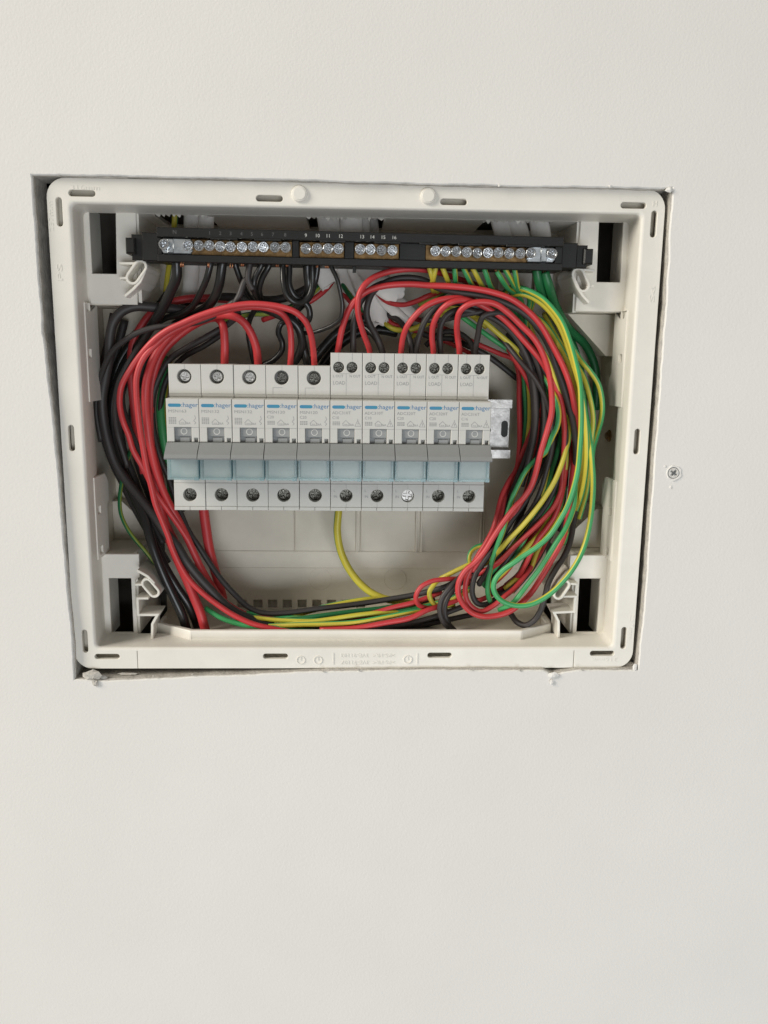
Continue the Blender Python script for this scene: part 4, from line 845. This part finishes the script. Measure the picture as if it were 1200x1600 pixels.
# ---- bottom run
wire(gy, 2.3, 'thick yellow earth wire hanging from under the row down to the bottom', [(530, 770, 48), (529, 797, 46), (527, 830, 46), (533, 863, 46), (549, 895, 45), (573, 921, 43), (597, 934, 41), (625, 940, 40), (665, 944, 42), (700, 940, 44)], (.34, .3), group=G_B)
wire(gy, 2.2, 'yellow wire lying on top of the bottom run, heading left', [(640, 938, 46), (600, 935, 42), (580, 936, 40), (550, 940, 39), (519, 946, 38), (490, 953, 38), (450, 963, 40), (410, 968, 44)], .2, group=G_B)
wire(gn, 2.0, 'teal green wire in the bottom run', [(660, 940, 34), (625, 946, 32), (594, 951, 30), (557, 955, 29), (510, 961, 28), (463, 967, 28), (420, 971, 30), (370, 968, 36)], .7, group=G_B)
wire(rd, 2.0, 'red wire in the bottom run rising to the right', [(690, 925, 34), (660, 937, 30), (645, 942, 28), (615, 949, 27), (580, 959, 26), (540, 966, 26), (490, 971, 26), (447, 970, 27), (400, 965, 30)], group=G_B)
wire(gy, 1.9, 'orange-yellow wire in the middle of the bottom run', [(690, 948, 36), (640, 954, 30), (600, 957, 26), (560, 961, 24), (520, 967, 23), (480, 972, 24), (430, 974, 28)], (.16, .05), group=G_B)
wire(gy, 1.9, 'green-yellow wire low in the bottom run', [(710, 945, 34), (670, 951, 27), (638, 957, 23), (603, 964, 21), (557, 972, 20), (510, 975, 20), (470, 976, 22), (420, 978, 26)], (.42, .3), group=G_B)
wire(rd, 2.0, 'lowest red wire of the bottom run at right of centre', [(720, 935, 32), (692, 946, 26), (668, 953, 21), (640, 966, 18), (603, 973, 17), (557, 981, 17), (500, 984, 20)], group=G_B)
wire(gy, 2.0, 'green wire at the left end of the tray, going under the red', [(322, 950, 30), (330, 956, 28), (347, 966, 26), (374, 975, 24), (400, 979, 22), (440, 982, 24), (490, 986, 28)], .72, group=G_B)
for pts in ([(400, 972, 32), (450, 977, 30), (510, 980, 28), (570, 982, 27), (640, 974, 26), (690, 960, 28), (730, 945, 32)],
            [(380, 962, 40), (440, 966, 38), (500, 966, 36), (560, 958, 36), (620, 950, 38), (680, 938, 40)],
            [(470, 985, 34), (540, 986, 32), (620, 980, 30), (680, 972, 30), (740, 960, 34)]):
    wire(bk, 2.1, 'black wire lying in the bottom run', pts, group='black wires in the bottom run')

# ---- more strands buried in the right bundle and along the bottom
base = [(800, 520), (830, 560), (852, 600), (866, 645), (868, 690), (860, 735), (845, 780), (822, 820), (798, 855), (772, 890), (752, 915)]
for k in range(13):
    kind = (gy, bk, rd, gy, bk, gy, rd, bk, gy, gy, rd, bk, gy)[k]; ox = random.uniform(-34, 26); dd = random.uniform(19, 40); amp = random.uniform(-10, 10)
    pts = [(x + ox * (1 - .25 * abs(i - 5) / 5) + amp * math.sin(i * .9 + k), y + random.uniform(-4, 4), dd + 4 * math.sin(i * .7 + k * 2) + (8 if i in (0, 10) else 0)) for i, (x, y) in enumerate(base)]
    nm = {gy: 'green-yellow', bk: 'black', rd: 'red'}[kind]
    wire(kind, 1.75, 'thin ' + nm + ' strand buried in the thick of the right bundle', pts, random.random(), group='thin ' + nm + ' strands buried in the right bundle')
for k in range(7):
    kind = (bk, gy, rd, gy, gy, gy, bk)[k]; o1 = random.uniform(-6, 7); dd = random.uniform(19, 40)
    pts = [(x, y + o1 * (.4 + .6 * math.sin(i * .6 + k)) , dd + 3 * math.sin(i + k)) for i, (x, y) in enumerate([(385, 962), (430, 968), (490, 970), (550, 966), (610, 957), (660, 947), (700, 935), (740, 915)])]
    nm = {gy: 'yellow-green', bk: 'black', rd: 'red', gn: 'green'}[kind]
    wire(kind, 1.75, 'thin ' + nm + ' strand woven into the bottom run', pts, random.random(), group='thin ' + nm + ' strands in the bottom run')

# ================================================================ white sheathed cables
def cable(label, pts, w, flat, torn=True, roll=math.pi / 2 * 0, jagend=True):
    c = spline([P(*p) for p in pts], 8); q = MB()
    base = c[0]
    n = len(c)
    # flattened sheath, broad side to the front
    q.tube(c, w, 16, 0, flat, caps=False)
    seg = 16
    if jagend:                                         # ragged cut end
        for k in range(seg):
            i = (n - 1) * seg + k; p = Vector(q.v[i]); d = (c[-1] - c[-2]).normalized()
            q.v[i] = tuple(p + d * random.uniform(-1.5, 1.8))
    q.tube([a for a in c[:-1]], w * .84, 16, 0, flat * .7, caps=True)
    o = q.build('sheathed_cable', 'sheath', None, org=base)
    return tag(o, label, 'cable', 'white sheathed cables entering from above')
cable('grey-white cable entering the top left entry behind the bar', [(301, 318, 34), (300, 345, 34), (299, 400, 44), (298, 440, 58), (292, 480, 60), (280, 520, 64)], 4.6, .55, jagend=False)
cable('pale lilac cable at the right of the top left entry', [(323, 318, 32), (322, 345, 32), (320, 390, 42), (314, 430, 58), (300, 470, 62)], 4.4, .5, jagend=False)
wire(gy, 2.0, 'yellow-green wire dropping through the top left entry', [(274, 318, 32), (273, 345, 32), (270, 380, 38), (262, 430, 52), (255, 490, 58)], .15, group=G_T)
cable('leftmost white cable of the middle entry, torn end beside the thin black wire', [(508, 318, 33), (514, 345, 33), (518, 380, 36), (514, 408, 45), (507, 424, 44), (518, 446, 43)], 6.4, .36)
cable('second white cable of the middle entry', [(536, 318, 35), (534, 345, 35), (531, 385, 42), (534, 415, 50), (548, 450, 50), (560, 490, 50), (568, 512, 50)], 6.0, .36)
cable('third white cable of the middle entry, cut end low at centre', [(552, 318, 31), (549, 345, 31), (552, 385, 38), (560, 420, 44), (574, 455, 44), (586, 485, 43), (591, 506, 42)], 6.4, .34)
cable('white cable slanting right with a frayed end under the upper red arc', [(566, 318, 38), (561, 345, 37), (564, 390, 38), (576, 422, 36), (598, 446, 33), (624, 462, 30)], 6.2, .36)
cable('narrow white cable slanting down right towards the third twin-screw breaker', [(571, 325, 46), (573, 390, 48), (585, 440, 44), (598, 468, 41), (617, 487, 39), (636, 504, 38)], 3.0, .45)
cable('white cable running furthest right behind the red arcs', [(578, 330, 52), (586, 400, 50), (600, 440, 45), (615, 466, 42), (630, 480, 41), (646, 496, 40)], 4.2, .42)
for nm, a, b in (('left', 781, 792), ('middle', 806, 818), ('right', 842, 850)):
    cable(nm + ' white cable in the top right entry', [(a - 5, 318, 34), (a, 345, 34), (b - 4, 370, 36), (b, 420, 48), (b - 3, 460, 60), (b - 20, 500, 64)], 5.6 if nm == 'right' else 5.2, .45, jagend=False)

# ================================================================ on the wall: screw, plaster crumbs
sx_, sy_, sz_ = P(1053, 739, WY)
t = thing('wall_screw', 'white painted cross-head screw driven into the wall right of the box', 'screw', (sx_, sy_, sz_))
q = MB(); cross_screw(q, 0, 0, 2.9, 0, 22); o = q.build('screw_head', 'paint', t, org=(0, 0, 0)); o.location = Vector((-.3, -.55, 0)) * S; o.rotation_euler = (R_(2), R_(40), R_(-4))
q = MB()
for ang in (3, 93): q.plate(stadium(0, 0, 3.6, .75, ang, 3), [], -.03 - ang * .0001, .1, 0)
c_ = q.build('cross_shade', 'dgrey', o, org=(0, 0, 0))  # flush dark cross, the recess shade painted onto the head
q = MB(); q.ring(sx_ - .3, sz_, 2.6, 3.25, WY - .02, WY + .1, 22, 0); q.build('screw_shadow_ring', 'dgrey', t)  # dark ring painting the shadow round the head
q = MB()
L = [(sx_ + 4.3 * math.cos(a) * random.uniform(.93, 1.1), sz_ + 4.3 * math.sin(a) * random.uniform(.93, 1.1)) for a in [2 * math.pi * i / 26 for i in range(26)]]
q.plate(L, [circle(sx_ - .3, sz_, 3.2, 22)], WY - .5, WY + .1, .3); q.build('filler_ring', 'wall', t)
def crumb(label, px, py, d, w, h, dep, n=9, grp=None, mat='gypsum'):
    x, y, z = P(px, py, d); q = MB()
    pts = []; fs = []
    for i in range(4):
        ph = math.pi * (i + .5) / 4
        for k in range(n):
            a = 2 * math.pi * k / n; r = random.uniform(.65, 1.2)
            pts.append((x + w * r * math.sin(ph) * math.cos(a), y + dep * math.cos(ph) * random.uniform(.7, 1.1), z + h * r * math.sin(ph) * math.sin(a)))
    for i in range(3):
        for k in range(n):
            j = (k + 1) % n; fs.append((i * n + k, i * n + j, (i + 1) * n + j, (i + 1) * n + k))
    fs.append(tuple(range(n))); fs.append(tuple(3 * n + k for k in reversed(range(n))))
    q.add(pts, fs); o = q.build('plaster_crumb', mat, None, org=(x, y, z)); return tag(o, label, 'plaster', grp)
crumb('largest broken plaster lump under the lower left corner of the box', 143, 1055, -3, 5.6, 3.4, 1.6)
crumb('small plaster bit just right of the lump at lower left corner', 162, 1059, -1, 3.0, 1.6, 1.2)
crumb('plaster bit hanging lowest under the lower left corner', 149, 1067, -4.5, 2.2, 2.6, 1.0)
crumb('ragged plaster chip under the lower right part of the box', 864, 1055, -4.5, 3.2, 2.0, 1.0, mat='wall')
crumb('tiny plaster chip below the ragged one at lower right', 862, 1066, -4.6, 1.2, 2.0, .6, mat='wall')
crumb('pale plaster bead at the upper right corner of the cut-out', 1046, 296, -4, 2.2, 1.6, 1.4, mat='wall')
crumb('pale plaster bead at the lower right corner of the cut-out', 992, 1043, -3, 1.6, 3.0, 1.4, mat='wall')
crumb('brownish plaster lump in the lower right corner gap', 982, 1040, 3, 3.6, 2.6, 1.5)
crumb('plaster lump bridging the gap above the upper right corner', 1014, 295, 0, 3.0, 1.4, 1.5, mat='wall')
crumb('flattened plaster smear in the bottom gap left of centre', 420, 1049, 2, 14, .8, 1.0, 14)
crumb('flattened plaster smear in the bottom gap near lower left slot', 200, 1053, 2, 6, .9, 1.0, 12)
crumb('small paint blob above left of the wall screw', 1039, 728.5, WY, .9, .8, .5, mat='wall')
crumb('small paint blob below the wall screw', 1048, 761, WY, .8, 1.3, .5, mat='wall')
for px, py, w, h in ((240, 1056, .7, .5), (301, 1054, 1.0, .6), (505, 1049, .8, .5), (560, 1047, 1.2, .5), (735, 1046, .7, .5), (812, 1047, .9, .6), (908, 1046, .8, .5)):
    crumb('tiny plaster crumb caught along the bottom edge of the cut-out', px, py, -4.2, w, h, .6, 7, 'tiny crumbs along the bottom edge', 'gypsum')
for px, py in ((953, 291), (780, 290)):
    crumb('white plaster nib on the top edge of the cut-out, ' + ('towards the right corner' if px > 900 else 'right of the middle'), px, py, -4.2, .8, .8, .6, 7, None, 'wall')
bpy.context.view_layer.update()
